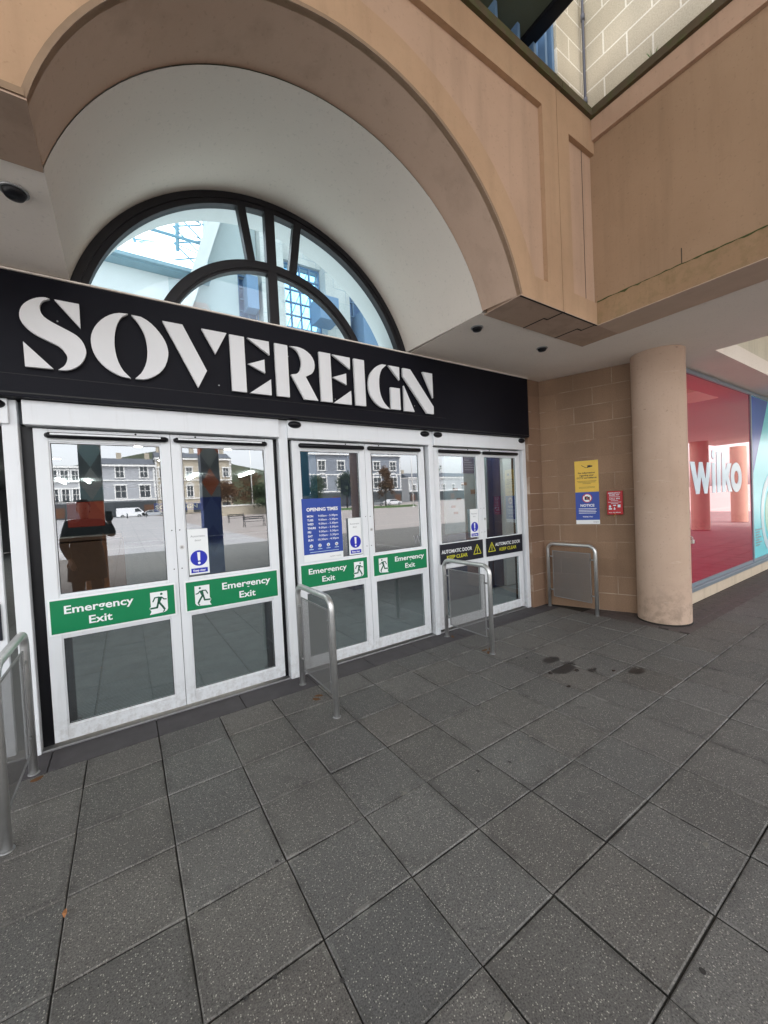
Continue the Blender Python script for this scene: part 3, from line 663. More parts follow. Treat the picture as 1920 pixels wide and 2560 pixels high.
part('radial_bar', MB().prism_xz([(1.186, 4.115), (1.25, 4.13), (1.32, 3.64), (1.254, 3.63)], .097, .162), 'fanframe', W)
part('radial_bar', MB().prism_xz([(1.688, 4.12), (1.753, 4.10), (1.683, 3.62), (1.612, 3.635)], .097, .162), 'fanframe', W)
part('glass_pane', MB().prism_xz([(x, z) for x, z in arch_pts(1.47, ZS, 1.36, .985, 40)] , .135, .139), 'fglass', W)

# ================================================================== SIGN
G = thing('shop_sign', 'long black fascia sign with raised white stencil letters above the doors', 'sign', (1.5, .085, 2.33))
part('panel', MB().bbox(-4.6, 4.905, .0855, .235, 2.337, 3.122, .004), 'sign', G)
b = MB(); b.box(-4.6, 4.905, .082, .0853, 2.357, 2.366); b.box(-4.6, 3.4, .0835, .0853, 2.478, 2.481)  # thin ink-coloured strips along the panel
part('dark_line', b, 'ink', G)
part('top_trim', MB().box(-4.6, 4.905, .075, .2, 3.123, 3.133), 'soffit', G)
rn = random.Random(9)
for x in [-.01, .30, .97, 1.27, 1.57, 2.0, 2.55, 2.95]:
    part('fixing', MB().disc(x + rn.uniform(-.02, .02), rn.choice([2.56, 2.86]) + rn.uniform(-.02, .02), .005, .0825, .0855, 10), 'dsteel', G)
LET = {
'S':[[(-0.040,2.972),(-0.061,2.976),(-0.089,2.970),(-0.121,2.954),(-0.153,2.928),(-0.179,2.893),(-0.192,2.850),(-0.190,2.810),(-0.173,2.778),(-0.146,2.748),(-0.113,2.725),(-0.061,2.700),(-0.012,2.677),(0.015,2.649),(0.030,2.614),(0.025,2.580),(0.008,2.547),(-0.021,2.521),(0.023,2.525),(0.070,2.549),(0.106,2.588),(0.128,2.639),(0.131,2.678),(0.119,2.719),(0.100,2.749),(0.071,2.772),(0.016,2.799),(-0.037,2.825),(-0.075,2.851),(-0.090,2.882),(-0.092,2.913),(-0.080,2.944),(-0.061,2.961)],[(-0.017,2.974),(0.110,2.974),(0.109,2.816)],[(-0.184,2.675),(-0.045,2.524),(-0.182,2.520)]],
'O':[[(0.383,2.970),(0.331,2.965),(0.276,2.940),(0.225,2.895),(0.186,2.838),(0.165,2.781),(0.161,2.727),(0.169,2.675),(0.194,2.621),(0.231,2.578),(0.275,2.547),(0.323,2.526),(0.376,2.519),(0.336,2.563),(0.308,2.624),(0.295,2.692),(0.293,2.761),(0.301,2.832),(0.319,2.895),(0.346,2.941)],[(0.402,2.968),(0.461,2.966),(0.521,2.932),(0.569,2.879),(0.603,2.822),(0.618,2.767),(0.618,2.714),(0.597,2.642),(0.557,2.584),(0.504,2.543),(0.454,2.522),(0.402,2.521),(0.439,2.562),(0.469,2.623),(0.485,2.692),(0.487,2.775),(0.474,2.850),(0.449,2.906),(0.425,2.942)]],
'V':[[(0.594,2.967),(0.725,2.967),(0.879,2.643),(0.811,2.507)],[(0.857,2.964),(1.040,2.964),(0.949,2.785)]],
'E':[[(1.060,2.960),(1.174,2.960),(1.175,2.512),(1.061,2.512)],[(1.199,2.959),(1.378,2.959),(1.379,2.847)],[(1.197,2.746),(1.333,2.802),(1.333,2.689)],[(1.200,2.510),(1.380,2.644),(1.379,2.510)]],
'R':[[(1.425,2.957),(1.539,2.957),(1.539,2.510),(1.427,2.510)],[(1.559,2.956),(1.622,2.960),(1.688,2.950),(1.748,2.914),(1.783,2.858),(1.784,2.794),(1.756,2.744),(1.695,2.709),(1.806,2.507),(1.675,2.507),(1.561,2.710),(1.608,2.721),(1.644,2.757),(1.660,2.814),(1.656,2.864),(1.633,2.917),(1.601,2.943)]],
'E2':[[(1.834,2.954),(1.949,2.954),(1.951,2.507),(1.838,2.507)],[(1.967,2.950),(2.154,2.950),(2.152,2.840)],[(1.962,2.740),(2.106,2.794),(2.106,2.686)],[(1.962,2.503),(2.152,2.637),(2.152,2.503)]],
'I':[[(2.195,2.950),(2.311,2.950),(2.313,2.505),(2.198,2.505)]],
'G':[[(2.574,2.945),(2.521,2.944),(2.463,2.918),(2.409,2.871),(2.370,2.816),(2.351,2.747),(2.351,2.681),(2.370,2.617),(2.418,2.556),(2.480,2.515),(2.544,2.502),(2.596,2.502),(2.539,2.548),(2.501,2.605),(2.481,2.670),(2.477,2.750),(2.486,2.825),(2.518,2.896)],[(2.597,2.945),(2.734,2.945),(2.731,2.812)],[(2.614,2.726),(2.730,2.726),(2.732,2.505),(2.613,2.505)]],
'N':[[(2.780,2.945),(2.878,2.945),(3.183,2.580),(3.181,2.499),(3.085,2.500),(2.779,2.861)],[(3.046,2.942),(3.182,2.942),(3.182,2.676)],[(2.785,2.764),(2.915,2.501),(2.780,2.501)]]}
def smooth_poly(p):
    if len(p) < 8: return p
    n = len(p); out = []
    for i in range(n):
        a, b_, c, d = p[i - 1], p[i], p[(i + 1) % n], p[(i + 2) % n]
        def ang(u, v, w_):
            x1, y1, x2, y2 = v[0] - u[0], v[1] - u[1], w_[0] - v[0], w_[1] - v[1]
            return abs(math.atan2(x1 * y2 - y1 * x2, x1 * x2 + y1 * y2))
        out.append(b_)
        s1, s2 = ang(a, b_, c) < .75, ang(b_, c, d) < .75
        if s1 and s2: out.append(tuple((-a[k] + 9 * b_[k] + 9 * c[k] - d[k]) / 16 for k in (0, 1)))
    return out
for k in ('S', 'O', 'V', 'E', 'R', 'E2', 'I', 'G', 'N'):
    b = MB()
    for p in LET[k]: b.prism_xz(smooth_poly(p), .045, .068)
    for p in LET[k]:                                     # stand-off studs behind each piece
        cx = sum(q[0] for q in p) / len(p); cz = sum(q[1] for q in p) / len(p)
    o = part('letter', b, 'letter', G)
    o['label'] = 'white stencil letter ' + k[0]

# ================================================================== DOORS
def running_man(parent, x0, x1, z0, z1, y, flip):
    """white doorway panel with running figure; man faces right unless flip"""
    wd, ht = x1 - x0, z1 - z0
    def T(u, v): return ((x1 - u * wd) if flip else (x0 + u * wd), z0 + v * ht)
    b = MB(); b.prism_xz([T(.02, 1), T(1, 1), T(1, .14), T(.93, .05), T(.8, 0), T(-.06, -.04), T(.05, .10), T(.0, .18), T(-.05, .24), T(-.02, .31), T(.03, .33)], y - .0012, y - .0004)
    o1 = part('pictogram_ground', b, 'signwhite', parent)
    b = MB(); ya, yb = y - .0022, y - .0013
    cx, cz = T(.66, .88); b.disc(cx, cz, wd * .075, ya, yb, 20)
    b.prism_xz([T(.46, .74), T(.62, .76), T(.70, .71), T(.55, .46), T(.40, .44)], ya, yb)
    stroke(b, [T(.66, .73), T(.80, .62), T(.93, .61)], wd * .075, ya, yb)
    stroke(b, [T(.52, .745), T(.28, .735), T(.16, .56)], wd * .075, ya, yb)
    stroke(b, [T(.52, .48), T(.70, .28), T(.80, .14)], wd * .12, ya, yb)
    stroke(b, [T(.46, .50), T(.38, .26), T(.02, .25)], wd * .11, ya, yb)
    stroke(b, [T(.72, .03), T(.80, .09)], wd * .07, ya, yb)
    part('pictogram', b, plain('sign_dark_green', (.012, .11, .06), .45), parent)
def exit_sign(L, x0, x1, z0, z1, man_right):
    y = YD - .014
    s = part('exit_sign', MB().bbox(x0 + .012, x1 - .012, y, y + .004, z0 + .012, z1 - .012, .001), 'green', L)
    part('border', MB().bbox(x0, x1, y + .0015, y + .006, z0, z1, .001), 'signwhite', s)
    h = z1 - z0; m0, m1 = z0 + h * .15, z0 + h * .80
    b = MB()
    if man_right:
        cx = x0 + .285
        running_man(s, x0 + .585 * (x1 - x0) / .76 , x0 + .70 * (x1 - x0) / .76, z0 + h * .16, z0 + h * .80, y, False)
    else:
        cx = x0 + .48
        running_man(s, x0 + .073, x0 + .185, z0 + h * .16, z0 + h * .80, y, True)
    text_mb(b, 'Emergency', cx, z0 + h * .565, h * .225, y - .0006, width=.40, bold=.02, align='C')
    text_mb(b, 'Exit', cx, z0 + h * .20, h * .225, y - .0006, width=.135, bold=.02, align='C')
    part('lettering', b, 'signwhite', s)
def auto_sign(L, x0, x1, z0, z1, tri_right):
    y = YD - .014
    s = part('warning_sign', MB().bbox(x0, x1, y, y + .004, z0, z1, .001), plain('black_warning_board', (.012, .013, .022), .4), L)
    part('edge_line', MB().box(x0, x1, y + .0005, y + .0045, z1 + .0005, z1 + .004), 'signwhite', s)
    b = MB(); b2 = MB()
    tx = x1 - .105 if tri_right else x0 + .10; c = x0 + .27 if tri_right else x0 + .415
    text_mb(b, 'AUTOMATIC DOOR', c, z0 + .122, .043, y - .0006, width=.50, bold=.02, align='C')
    text_mb(b2, 'KEEP CLEAR', c, z0 + .052, .043, y - .0006, width=.34, bold=.015, align='C')
    A, B, C = (tx - .066, z0 + .062), (tx + .066, z0 + .062), (tx, z0 + .178)
    stroke(b2, [A, B, C, A], .009, y - .0008, y - .0001); stroke(b2, [(tx, z0 + .145), (tx, z0 + .095)], .011, y - .0008, y - .0001); b2.disc(tx, z0 + .08, .007, y - .0008, y - .0001, 12)
    part('lettering', b, 'signwhite', s); part('yellow_marking', b2, 'yellow', s)
def keep_clear(L, x0, x1, z0, z1):
    y = YD - .001; cx = (x0 + x1) / 2; W_ = x1 - x0
    s = part('sticker', MB().bbox(x0, x1, y, y + .0025, z0, z1, .0008), 'signwhite', L)
    b = MB(); text_mb(b, 'Automatic', cx, z1 - .065, .017, y - .0006, width=W_ * .72, align='C'); text_mb(b, 'door', cx, z1 - .098, .017, y - .0006, width=W_ * .32, align='C'); part('lettering', b, 'grey', s)
    b = MB(); b.disc(cx, z0 + .128, W_ * .42, y - .0006, y, 40); b.bbox(cx - W_ * .41, cx + W_ * .41, y - .0006, y + .0005, z0 + .012, z0 + .048, .0002); part('blue_disc', b, 'mand', s)
    b = MB(); b.prism_xz([(cx - .011, z0 + .175), (cx + .011, z0 + .175), (cx + .008, z0 + .108), (cx - .008, z0 + .108)], y - .0012, y - .0006); b.disc(cx, z0 + .088, .010, y - .0012, y - .0006, 16)
    text_mb(b, 'Keep clear', cx, z0 + .023, .016, y - .0012, width=W_ * .62, bold=.03, align='C'); part('exclamation_mark', b, 'signwhite', s)
def opening_times(L, x0, x1, z0, z1):
    y = YD - .001
    s = part('opening_times_poster', MB().bbox(x0, x1, y, y + .003, z0 + .065, z1, .0008), 'blue', L)
    part('poster_footer', MB().bbox(x0, x1, y + .0002, y + .003, z0, z0 + .0645, .0008), 'signwhite', s)
    b = MB(); W_ = x1 - x0; ty = y - .0006
    text_mb(b, 'OPENING TIMES', x0 + .045, z1 - .118, .032, ty, width=.325, bold=.035)
    zz = z1 - .175
    for d, t in (('MON', '9.00am - 5.30pm'), ('TUES', '9.00am - 5.30pm'), ('WED', '9.00am - 5.30pm'), ('THURS', '9.00am - 5.30pm'), ('FRI', '9.00am - 5.30pm'), ('SAT', '9.00am - 5.30pm'), ('SUN', '10.30am - 4.30pm')):
        text_mb(b, d, x0 + .047, zz, .0195, ty, bold=.03); text_mb(b, t, x0 + .365, zz, .019, ty, width=.205 if d != 'SUN' else .218, bold=.012)
        if True:
            # right-align: shift last block
            pass
        zz -= .0375
    # right-aligned times were laid from x; move them left by their width
    part('lettering', b, 'signwhite', s)
    b = MB()
    for i in range(4):
        cx = x0 + .075 + i * .088
        b.disc(cx, z0 + .142, .017, ty, y, 16); b.box(cx - .022, cx + .022, ty, y, z0 + .108, z0 + .113)
    b.box(x0 + .06, x0 + .36, ty, y, z0 + .082, z0 + .086)
    part('poster_icon', b, 'palevin', s)
    b = MB(); rnm = [.0, .7, 1.4, 2.1]
    for i in range(4):
        cx = x0 + .075 + i * .088; a = rnm[i] + .6
        stroke(b, [(cx - .010 * math.cos(a), z0 + .142 - .010 * math.sin(a)), (cx + .010 * math.cos(a), z0 + .142 + .010 * math.sin(a))], .005, ty - .0006, ty)
        stroke(b, [(cx - .010, z0 + .134), (cx + .010, z0 + .134)], .003, ty - .0006, ty)
    part('poster_icon_detail', b, 'redprint', s)
    b = MB(); text_mb(b, 'AVISON YOUNG', x1 - .145, z0 + .02, .012, y - .0006, width=.12); part('footer_lettering', b, 'grey', s)
# times need right alignment: wrap text_mb for that
_old = text_mb
def text_mb(mb, s, x0, z0, h, y, width=None, bold=.0, align='L', space=1.0, depth=.0006):
    if ('am -' in s) and width: x0 = x0 - width
    return _old(mb, s, x0, z0, h, y, width, bold, align, space, depth)

def leaf(x0, x1, meet, label, sign=None, extras=(), lock=True, sgn=None, y=YD):
    """one glazed sliding leaf; meet = 'R' when its meeting stile is on the right"""
    L = thing('sliding_door', label, 'door', ((x0 + x1) / 2, y, 0), group='white automatic sliding doors')
    so, sm_ = (.075, .066)     # outer and meeting stiles
    gx0 = x0 + (so if meet == 'R' else sm_); gx1 = x1 - (sm_ if meet == 'R' else so)
    b = MB(); d0, d1 = y, y + .045
    b.bbox(x0, gx0, d0, d1, .035, 2.164, .003); b.bbox(gx1, x1, d0, d1, .035, 2.164, .003)
    b.bbox(gx0, gx1, d0 + .001, d1, .035, .13, .003); b.bbox(gx0, gx1, d0 + .001, d1, .74, 1.03, .003); b.bbox(gx0, gx1, d0 + .001, d1, 2.078, 2.163, .003)
    # glazing beads
    for (z0, z1) in ((.13, .74), (1.03, 2.078)):
        b.box(gx0, gx0 + .008, d0 + .010, d1 - .010, z0, z1); b.box(gx1 - .008, gx1, d0 + .010, d1 - .010, z0, z1); b.box(gx0 + .008, gx1 - .008, d0 + .010, d1 - .010, z0, z0 + .008); b.box(gx0 + .008, gx1 - .008, d0 + .010, d1 - .010, z1 - .008, z1)
    part('frame', b, 'white', L)
    for (z0, z1) in ((.138, .732), (1.038, 2.07)): part('glass_pane', MB().box(gx0 + .008, gx1 - .008, y + .02, y + .026, z0, z1), 'glass', L)
    b = MB()
    for (z0, z1) in ((.138, .732), (1.038, 2.07)):     # black gaskets
        b.box(gx0 + .008, gx0 + .012, y + .016, y + .0199, z0, z1); b.box(gx1 - .012, gx1 - .008, y + .016, y + .0199, z0, z1); b.box(gx0 + .012, gx1 - .012, y + .016, y + .0199, z1 - .004, z1); b.box(gx0 + .012, gx1 - .012, y + .016, y + .0199, z0, z0 + .004)
    b.box(x1 - .0015, x1 + .0015, y + .004, y + .04, .04, 2.16) if meet == 'R' else None
    part('gasket', b, 'black', L)
    bx0 = gx0 - .004 if meet == 'R' else x0 + .03; bx1 = x1 - .025 if meet == 'R' else gx1 + .004
    b = MB(); b.tube([(bx0, y - .012, 2.118), (bx0 + .008, y - .022, 2.118), (bx1 - .008, y - .022, 2.118), (bx1, y - .012, 2.118)], [.017, .021, .021, .017], 14)
    b.box(bx0 + .01, bx1 - .01, y - .012, y - .0005, 2.10, 2.138)
    part('sensor_bar', b, 'black', L)
    if sgn == 'open': part('bar_strip', MB().box(bx0 + .02, bx1 - .04, y - .0445, y - .0425, 2.119, 2.131), 'white', L)
    sx = x1 - .026 if meet == 'R' else x0 + .026
    b = MB()
    for z in (1.42, 1.118): b.disc(sx, z, .0045, y - .0015, y, 12)
    b.disc(x0 + (x1 - x0) * (.72 if meet == 'R' else .22), 2.152, .007, y - .0025, y, 14)
    part('screw', b, 'ink', L)
    if meet == 'L':
        b = MB(); b.disc(x0 + .034, 1.283, .017, y - .004, y, 24); part('lock', b, 'steel', L); 
        part('lock_cylinder', MB().disc(x0 + .034, 1.283, .009, y - .006, y - .004, 18), 'dsteel', L)
    if sign == 'exit': exit_sign(L, x0 + .012 if meet == 'R' else x0 + .030, x1 - .025 if meet == 'R' else x1 - .022, .763, 1.013, meet == 'R')
    if sign == 'exit2': exit_sign(L, x0 + .012 if meet == 'R' else x0 + .022, x1 - .03 if meet == 'R' else x1 - .025, .785, 1.02, meet == 'R')
    if sign == 'auto': auto_sign(L, x0 + .03 if meet == 'R' else x0 + .03, x1 - .03 if meet == 'R' else x1 - .02, .797, 1.03, meet == 'R')
    for e in extras:
        if e[0] == 'keep': keep_clear(L, *e[1:])
        if e[0] == 'open': opening_times(L, *e[1:])
    return L
def surround(x0, x1, lx, rx, hx0, hx1, label, sensors=()):
    D_ = thing('door_surround', label, 'door frame', ((x0 + x1) / 2, YD, 0))
    part('header_box', MB().bbox(hx0, hx1, .146, .30, 2.176, 2.3335, .004), 'white', D_)
    part('post', MB().bbox(lx[0], lx[1], .175, .30, 0, 2.334, .004), 'white', D_)
    if rx: part('post', MB().bbox(rx[0], rx[1], .175, .30, 0, 2.334, .004), 'white', D_)
    b = MB(); b.box(x0 - .0, x1 + .0, .262, .30, 2.15, 2.18)
    b.box(lx[1] + .0005, lx[1] + .06, .25, .32, 0, 2.175)
    if rx: b.box(rx[0] - .06, rx[0] - .0005, .25, .32, 0, 2.175)
    part('track', b, 'black', D_)
    part('threshold', MB().bbox(x0, x1, .19, .31, -.01, .012, .003), 'dsteel', D_)
    for sx in sensors:
        b = MB(); n = 12; prof = [(.062 * math.cos(t), -.038 * math.sin(t)) for t in [math.pi / 2 * i / 10 for i in range(11)]]
        b.lathe(prof, 0, 0, 32, True, 'y'); b.v = [(sx + x, .146 + yy, 2.296 + z * .52) for x, yy, z in b.v]
        part('door_sensor', b, 'black', D_)
    return D_
surround(-1.95, -.34, (-2.05, -1.97), None, -1.95, -.295, 'white door surround at the far left edge of the photo', (-.365,))
surround(-.26, 1.46, (-.335, -.258), (1.462, 1.536), -.229, 1.46, 'white door surround over the widest pair of doors, no sensor domes')
surround(1.54, 3.19, (1.5375, 1.5385), (3.19, 3.252), 1.541, 3.183, 'white door surround over the middle pair with opening times poster', (1.606, 3.12))
surround(3.255, 4.86, (3.2525, 3.254), (4.862, 4.985), 3.255, 4.883, 'white door surround over the right pair beside the stone wall', (3.312, 4.81))
leaf(-1.93, -1.162, 'R', 'white sliding door leaf out at far left beyond the left barrier', 'auto')
leaf(-1.158, -.385, 'L', 'white sliding door at left edge with black automatic door sign, behind the barrier', 'auto')
leaf(-.191, .610, 'R', 'nearest white sliding door with large green emergency exit sign, no stickers', 'exit', sgn='open')
leaf(.613, 1.418, 'L', 'white sliding door with green exit sign, white sticker and lock, left pair', 'exit', (('keep', .690, .838, 1.056, 1.418),), sgn='open')
leaf(1.588, 2.364, 'R', 'white sliding door carrying the blue opening times poster and green exit sign', 'exit2', (('open', 1.655, 2.062, 1.035, 1.625), ('keep', 2.132, 2.280, 1.047, 1.415)))
leaf(2.367, 3.145, 'L', 'white sliding door with green exit sign and lock, right leaf of middle pair', 'exit2')
_m = MB(); text_mb(_m, 'W', 2.955, 1.075, .10, YD + .0185, width=.115); part('vinyl_letter', _m, 'grey', bpy.data.objects['sliding_door.005'])
leaf(3.285, 4.062, 'R', 'white sliding door with black warning sign and keep clear sticker', 'auto', (('keep', 3.838, 3.984, 1.067, 1.418),))
leaf(4.065, 4.832, 'L', 'rightmost white sliding door with black warning sign, next to stone wall', 'auto')

# ================================================================== SIDE WALLS, COLUMN
wallbox2 = thing('stone_wall', 'sandstone block wall between the doors and the round column', 'wall', (5.21, .14, 0))
wallbox('quoin_wall', 4.93, .13, 5.213, .13, 0, 3.138, .08, 'quoin', wallbox2)
SA, SB_ = Vector((5.215, .145)), Vector((5.615, -.90)); sd_ = (SB_ - SA).normalized(); srz = math.atan2(sd_.y, sd_.x)
wallbox('side_wall', SA.x, SA.y, SB_.x, SB_.y, 0, 3.138, .3, 'block', wallbox2)
wallbox('shop_wall', 5.6, -1.0, 6.5, -1.14, 0, 3.138, .3, 'block', wallbox2)
def column(x, y, label, mat='column'):
    c = thing('column', label, 'column', (x, y, 0), group='round rendered columns of the arcade')
    prof = [(.267, 0), (.267, 3.06), (.267, ZS)]
    n = 24; prof = [(.268, z * ZS / n) for z in range(n + 1)]
    part('shaft', MB().lathe(prof, x, y, 56), mat, c)
    part('base_bead', MB().lathe([(.268, 0), (.276, 0), (.276, .012), (.268, .016)], x, y, 56), 'joint', c)
    return c
column(5.58, -1.19, 'thick round tan column standing beside the red shop window')
for x, t in ((4.8, 'round column mirrored as a dark band in the opening times door'), (9.0, 'second round column of the outer arcade row'), (13.2, 'third round column of the outer arcade row'), (17.4, 'left one of two columns mirrored in the red shop window'), (21.6, 'right one of two columns mirrored in the red shop window')):
    column(5.07 if x < 5 else x, -4.45, t)
# padlock on an eye by the column
b = MB(); b.tube([(5.80, -1.375, .985), (5.80, -1.41, .985), (5.80, -1.41, .955)], .004, 8); b.bbox(5.778, 5.822, -1.43, -1.405, .90, .945, .004)
b.tube([(5.788, -1.417, .94), (5.788, -1.417, .965), (5.80, -1.417, .975), (5.812, -1.417, .965), (5.812, -1.417, .94)], .0035, 8)
one('padlock', b, 'steel', 'small silver padlock hanging at the right side of the round column', 'padlock', loc=(5.8, -1.41, .9))

# notices on the side wall; local x along the wall
def wall_thing(name, label, cat, s, z):
    p = SA + sd_ * s; o = bpy.data.objects.new(name, None); link(o); nrm = Vector((sd_.y, -sd_.x))
    o.location = (p.x, p.y, z); o.rotation_euler = (0, 0, srz); o['label'] = label; o['category'] = cat; ORG[o.name] = (0, 0, 0); return o
N1 = wall_thing('notice_sign', 'yellow notice with black printing, fixed above the blue notice', 'sign', .436, 1.562)
part('board', MB().bbox(0, .282, -.005, -.0005, 0, .415, .001), 'notice', N1, True)
b = MB(); text_mb(b, 'For information', .141, .245, .020, -.0056, width=.20, bold=.03, align='C'); text_mb(b, 'regarding your', .141, .212, .020, -.0056, width=.17, bold=.03, align='C'); text_mb(b, 'CCTV surveillance', .141, .179, .020, -.0056, width=.235, bold=.03, align='C')
for i, wd in enumerate((.23, .21, .10)): b.box(.141 - wd / 2, .141 + wd / 2, -.0056, -.005, .142 - i * .016, .146 - i * .016)
for i, wd in enumerate((.19, .19)): b.box(.141 - wd / 2, .141 + wd / 2, -.0056, -.005, .065 - i * .014, .068 - i * .014)
stroke(b, [(.085, .355), (.135, .322), (.165, .322)], .006, -.0056, -.005); b.bbox(.155, .195, -.0058, -.0048, .325, .352, .0003); b.disc(.205, .338, .010, -.0056, -.005)
part('printing', b, 'ink', N1, True)
N2 = wall_thing('notice_sign', 'blue no photography notice with white footer, below the yellow notice', 'sign', .436, 1.135)
part('board', MB().bbox(0, .282, -.0045, -.0005, .055, .425, .001), 'blue', N2, True)
part('footer', MB().bbox(0, .282, -.0045, -.0005, 0, .0545, .001), 'signwhite', N2, True)
b = MB(); b.disc(.141, .345, .052, -.0052, -.0045, 32); text_mb(b, 'NOTICE', .141, .232, .034, -.0052, width=.165, bold=.03, align='C')
for i in range(4): b.box(.141 - .105, .141 + .105 - .01 * (i % 2), -.0052, -.0045, .202 - i * .020, .208 - i * .020)
text_mb(b, 'THANK YOU', .141, .090, .015, -.0052, width=.12, bold=.03, align='C'); part('printing', b, 'signwhite', N2, True)
b = MB(); b.ring(.141, .345, .050, .060, -.0060, -.0053, seg=36); stroke(b, [(.102, .385), (.180, .305)], .008, -.0066, -.0058); part('prohibition_ring', b, 'redprint', N2, True)
b = MB(); b.bbox(.110, .172, -.0058, -.0052, .322, .362, .0002); b.box(.128, .150, -.0058, -.0052, .362, .370); part('camera_pictogram', b, 'ink', N2, True)
part('lens_mark', MB().ring(.141, .342, .007, .014, -.0064, -.0059, seg=20), 'grey', N2, True)
b = MB(); text_mb(b, 'WSM', .205, .015, .022, -.0052, width=.06, bold=.0); part('footer_mark', b, 'grey', N2, True)
N3 = wall_thing('bleed_kit_box', 'small red metal emergency kit cabinet with white printing on stone wall', 'cabinet', .811, 1.258)
part('box', MB().bbox(0, .175, -.07, -.0005, 0, .30, .006), 'red', N3, True)
b = MB()
text_mb(b, 'EMERGENCY', .085, .268, .015, -.0706, width=.135, bold=.02, align='C'); text_mb(b, 'BLEED KIT', .085, .243, .016, -.0706, width=.11, bold=.02, align='C'); text_mb(b, 'CALL 999', .085, .193, .020, -.0706, width=.115, bold=.02, align='C')
for z, wd in ((.224, .12), (.176, .08), (.156, .14), (.139, .08)): b.box(.085 - wd / 2, .085 + wd / 2, -.0706, -.07, z, z + .004)
b.prism_xz([(.02, .10), (.048, .10), (.034, .128)], -.0706, -.07); b.disc(.034, .103, .013, -.0706, -.07, 16)
b.disc(.083, .072, .010, -.0706, -.07, 16); b.prism_xz([(.075, .075), (.091, .075), (.083, .10)], -.0706, -.07)
b.box(.118, .148, -.0706, -.07, .092, .126); b.box(.068, .10, -.0706, -.07, .112, .124); b.box(.02, .055, -.0706, -.07, .066, .082)
text_mb(b, 'PULL TO BREAK', .085, .022, .011, -.0706, width=.13, bold=.02, align='C')
part('printing', b, 'palevin', N3, True)
part('pull_cord', MB().tube([(.085, -.074, .018), (.09, -.076, .0), (.078, -.076, -.014), (.082, -.075, -.025)], .0025, 8), 'cord', N3, True)
part('lid_seam', MB().box(.1755, .177, -.05, -.047, .03, .29), 'ink', N3, True)

# ================================================================== SHOP WINDOW
H = thing('shop_window', 'shopfront with red glass pane and pale shop name, and turquoise poster panel', 'shop window', (7.9, -1.15, 0))
b = MB(); x = 6.0
while x < 18: b.bbox(x + .002, min(x + .898, 18), -1.16, -.9, 0, .17, .004); x += .9
part('plinth', b, render_mat('pale_stone', (.62, .52, .40), (.55, .45, .34)), H)
b = MB(); b.bbox(5.9, 18, -1.20, -.95, .175, .225, .004); b.bbox(5.9, 18, -1.165, -.95, 3.07, 3.125, .004)
b.box(9.185, 9.235, -1.16, -1.0, .226, 3.07); b.box(5.9, 6.4, -1.155, -1.0, .226, 3.07); b.box(5.9, 18, -1.15, -1.0, .2255, .27)
part('window_frame', b, 'frame', H)
part('glass_pane', MB().box(6.4, 9.18, -1.145, -1.12, .271, 3.068), 'redglass', H)
part('poster_panel', MB().box(9.24, 18, -1.145, -1.12, .271, 3.068), 'teal', H)
part('poster_corner', MB().prism_xz([(9.242, 3.06), (10.25, 3.06), (9.31, 1.75), (9.242, 1.4)], -1.1475, -1.1455), 'vblue', H)
b = MB(); b.ring(10.45, 1.0, .62, .76, -1.1495, -1.146, seg=64); part('poster_ring', b, 'palevin', H)
part('poster_dot', MB().disc(10.45, 1.0, .50, -1.1485, -1.146, 48), plain('pale_green_vinyl', (.45, .72, .55), .3), H)
b = MB(); rn = random.Random(8)
for i in range(7): z = .48 + i * .045; b.box(9.36, 9.36 + rn.uniform(.2, .38), -1.1475, -1.1455, z, z + .02)
part('poster_text', b, 'frame', H)
WL = [[(6.59,1.9),(6.75,1.9),(6.83,1.66),(6.91,1.9),(7.03,1.9),(7.13,1.66),(7.2,1.9),(7.35,1.9),(7.19,1.46),(7.08,1.46),(6.97,1.70),(6.9,1.46),(6.78,1.46)],[(7.385,1.9),(7.52,1.9),(7.52,1.46),(7.385,1.46)],[(7.575,2.06),(7.73,2.06),(7.73,1.46),(7.575,1.46)],[(7.79,2.06),(7.94,2.06),(7.94,1.78),(8.03,1.9),(8.21,1.9),(8.07,1.70),(8.23,1.46),(8.06,1.46),(7.95,1.66),(7.94,1.46),(7.79,1.46)]]
b = MB()
for p in WL: b.prism_xz(p, -1.149, -1.1455)
b.prism_xz([(8.43 + .26 * math.cos(t), 1.68 + .235 * math.sin(t)) for t in [2 * math.pi * k / 36 for k in range(36)]], -1.149, -1.1455, holes=[[(8.43 + .105 * math.cos(t), 1.68 + .105 * math.sin(t)) for t in [2 * math.pi * k / 24 for k in range(24)]]])
b.disc(7.452, 2.02, .07, -1.149, -1.1455, 20)
part('shop_name', b, plain('pale_blue_vinyl', (.58, .74, .84), .12, var=.04, spec=.8), H)
part('back_wall', MB().box(5.9, 18, -.99, -.9, .2, 3.12), 'lobby', H)

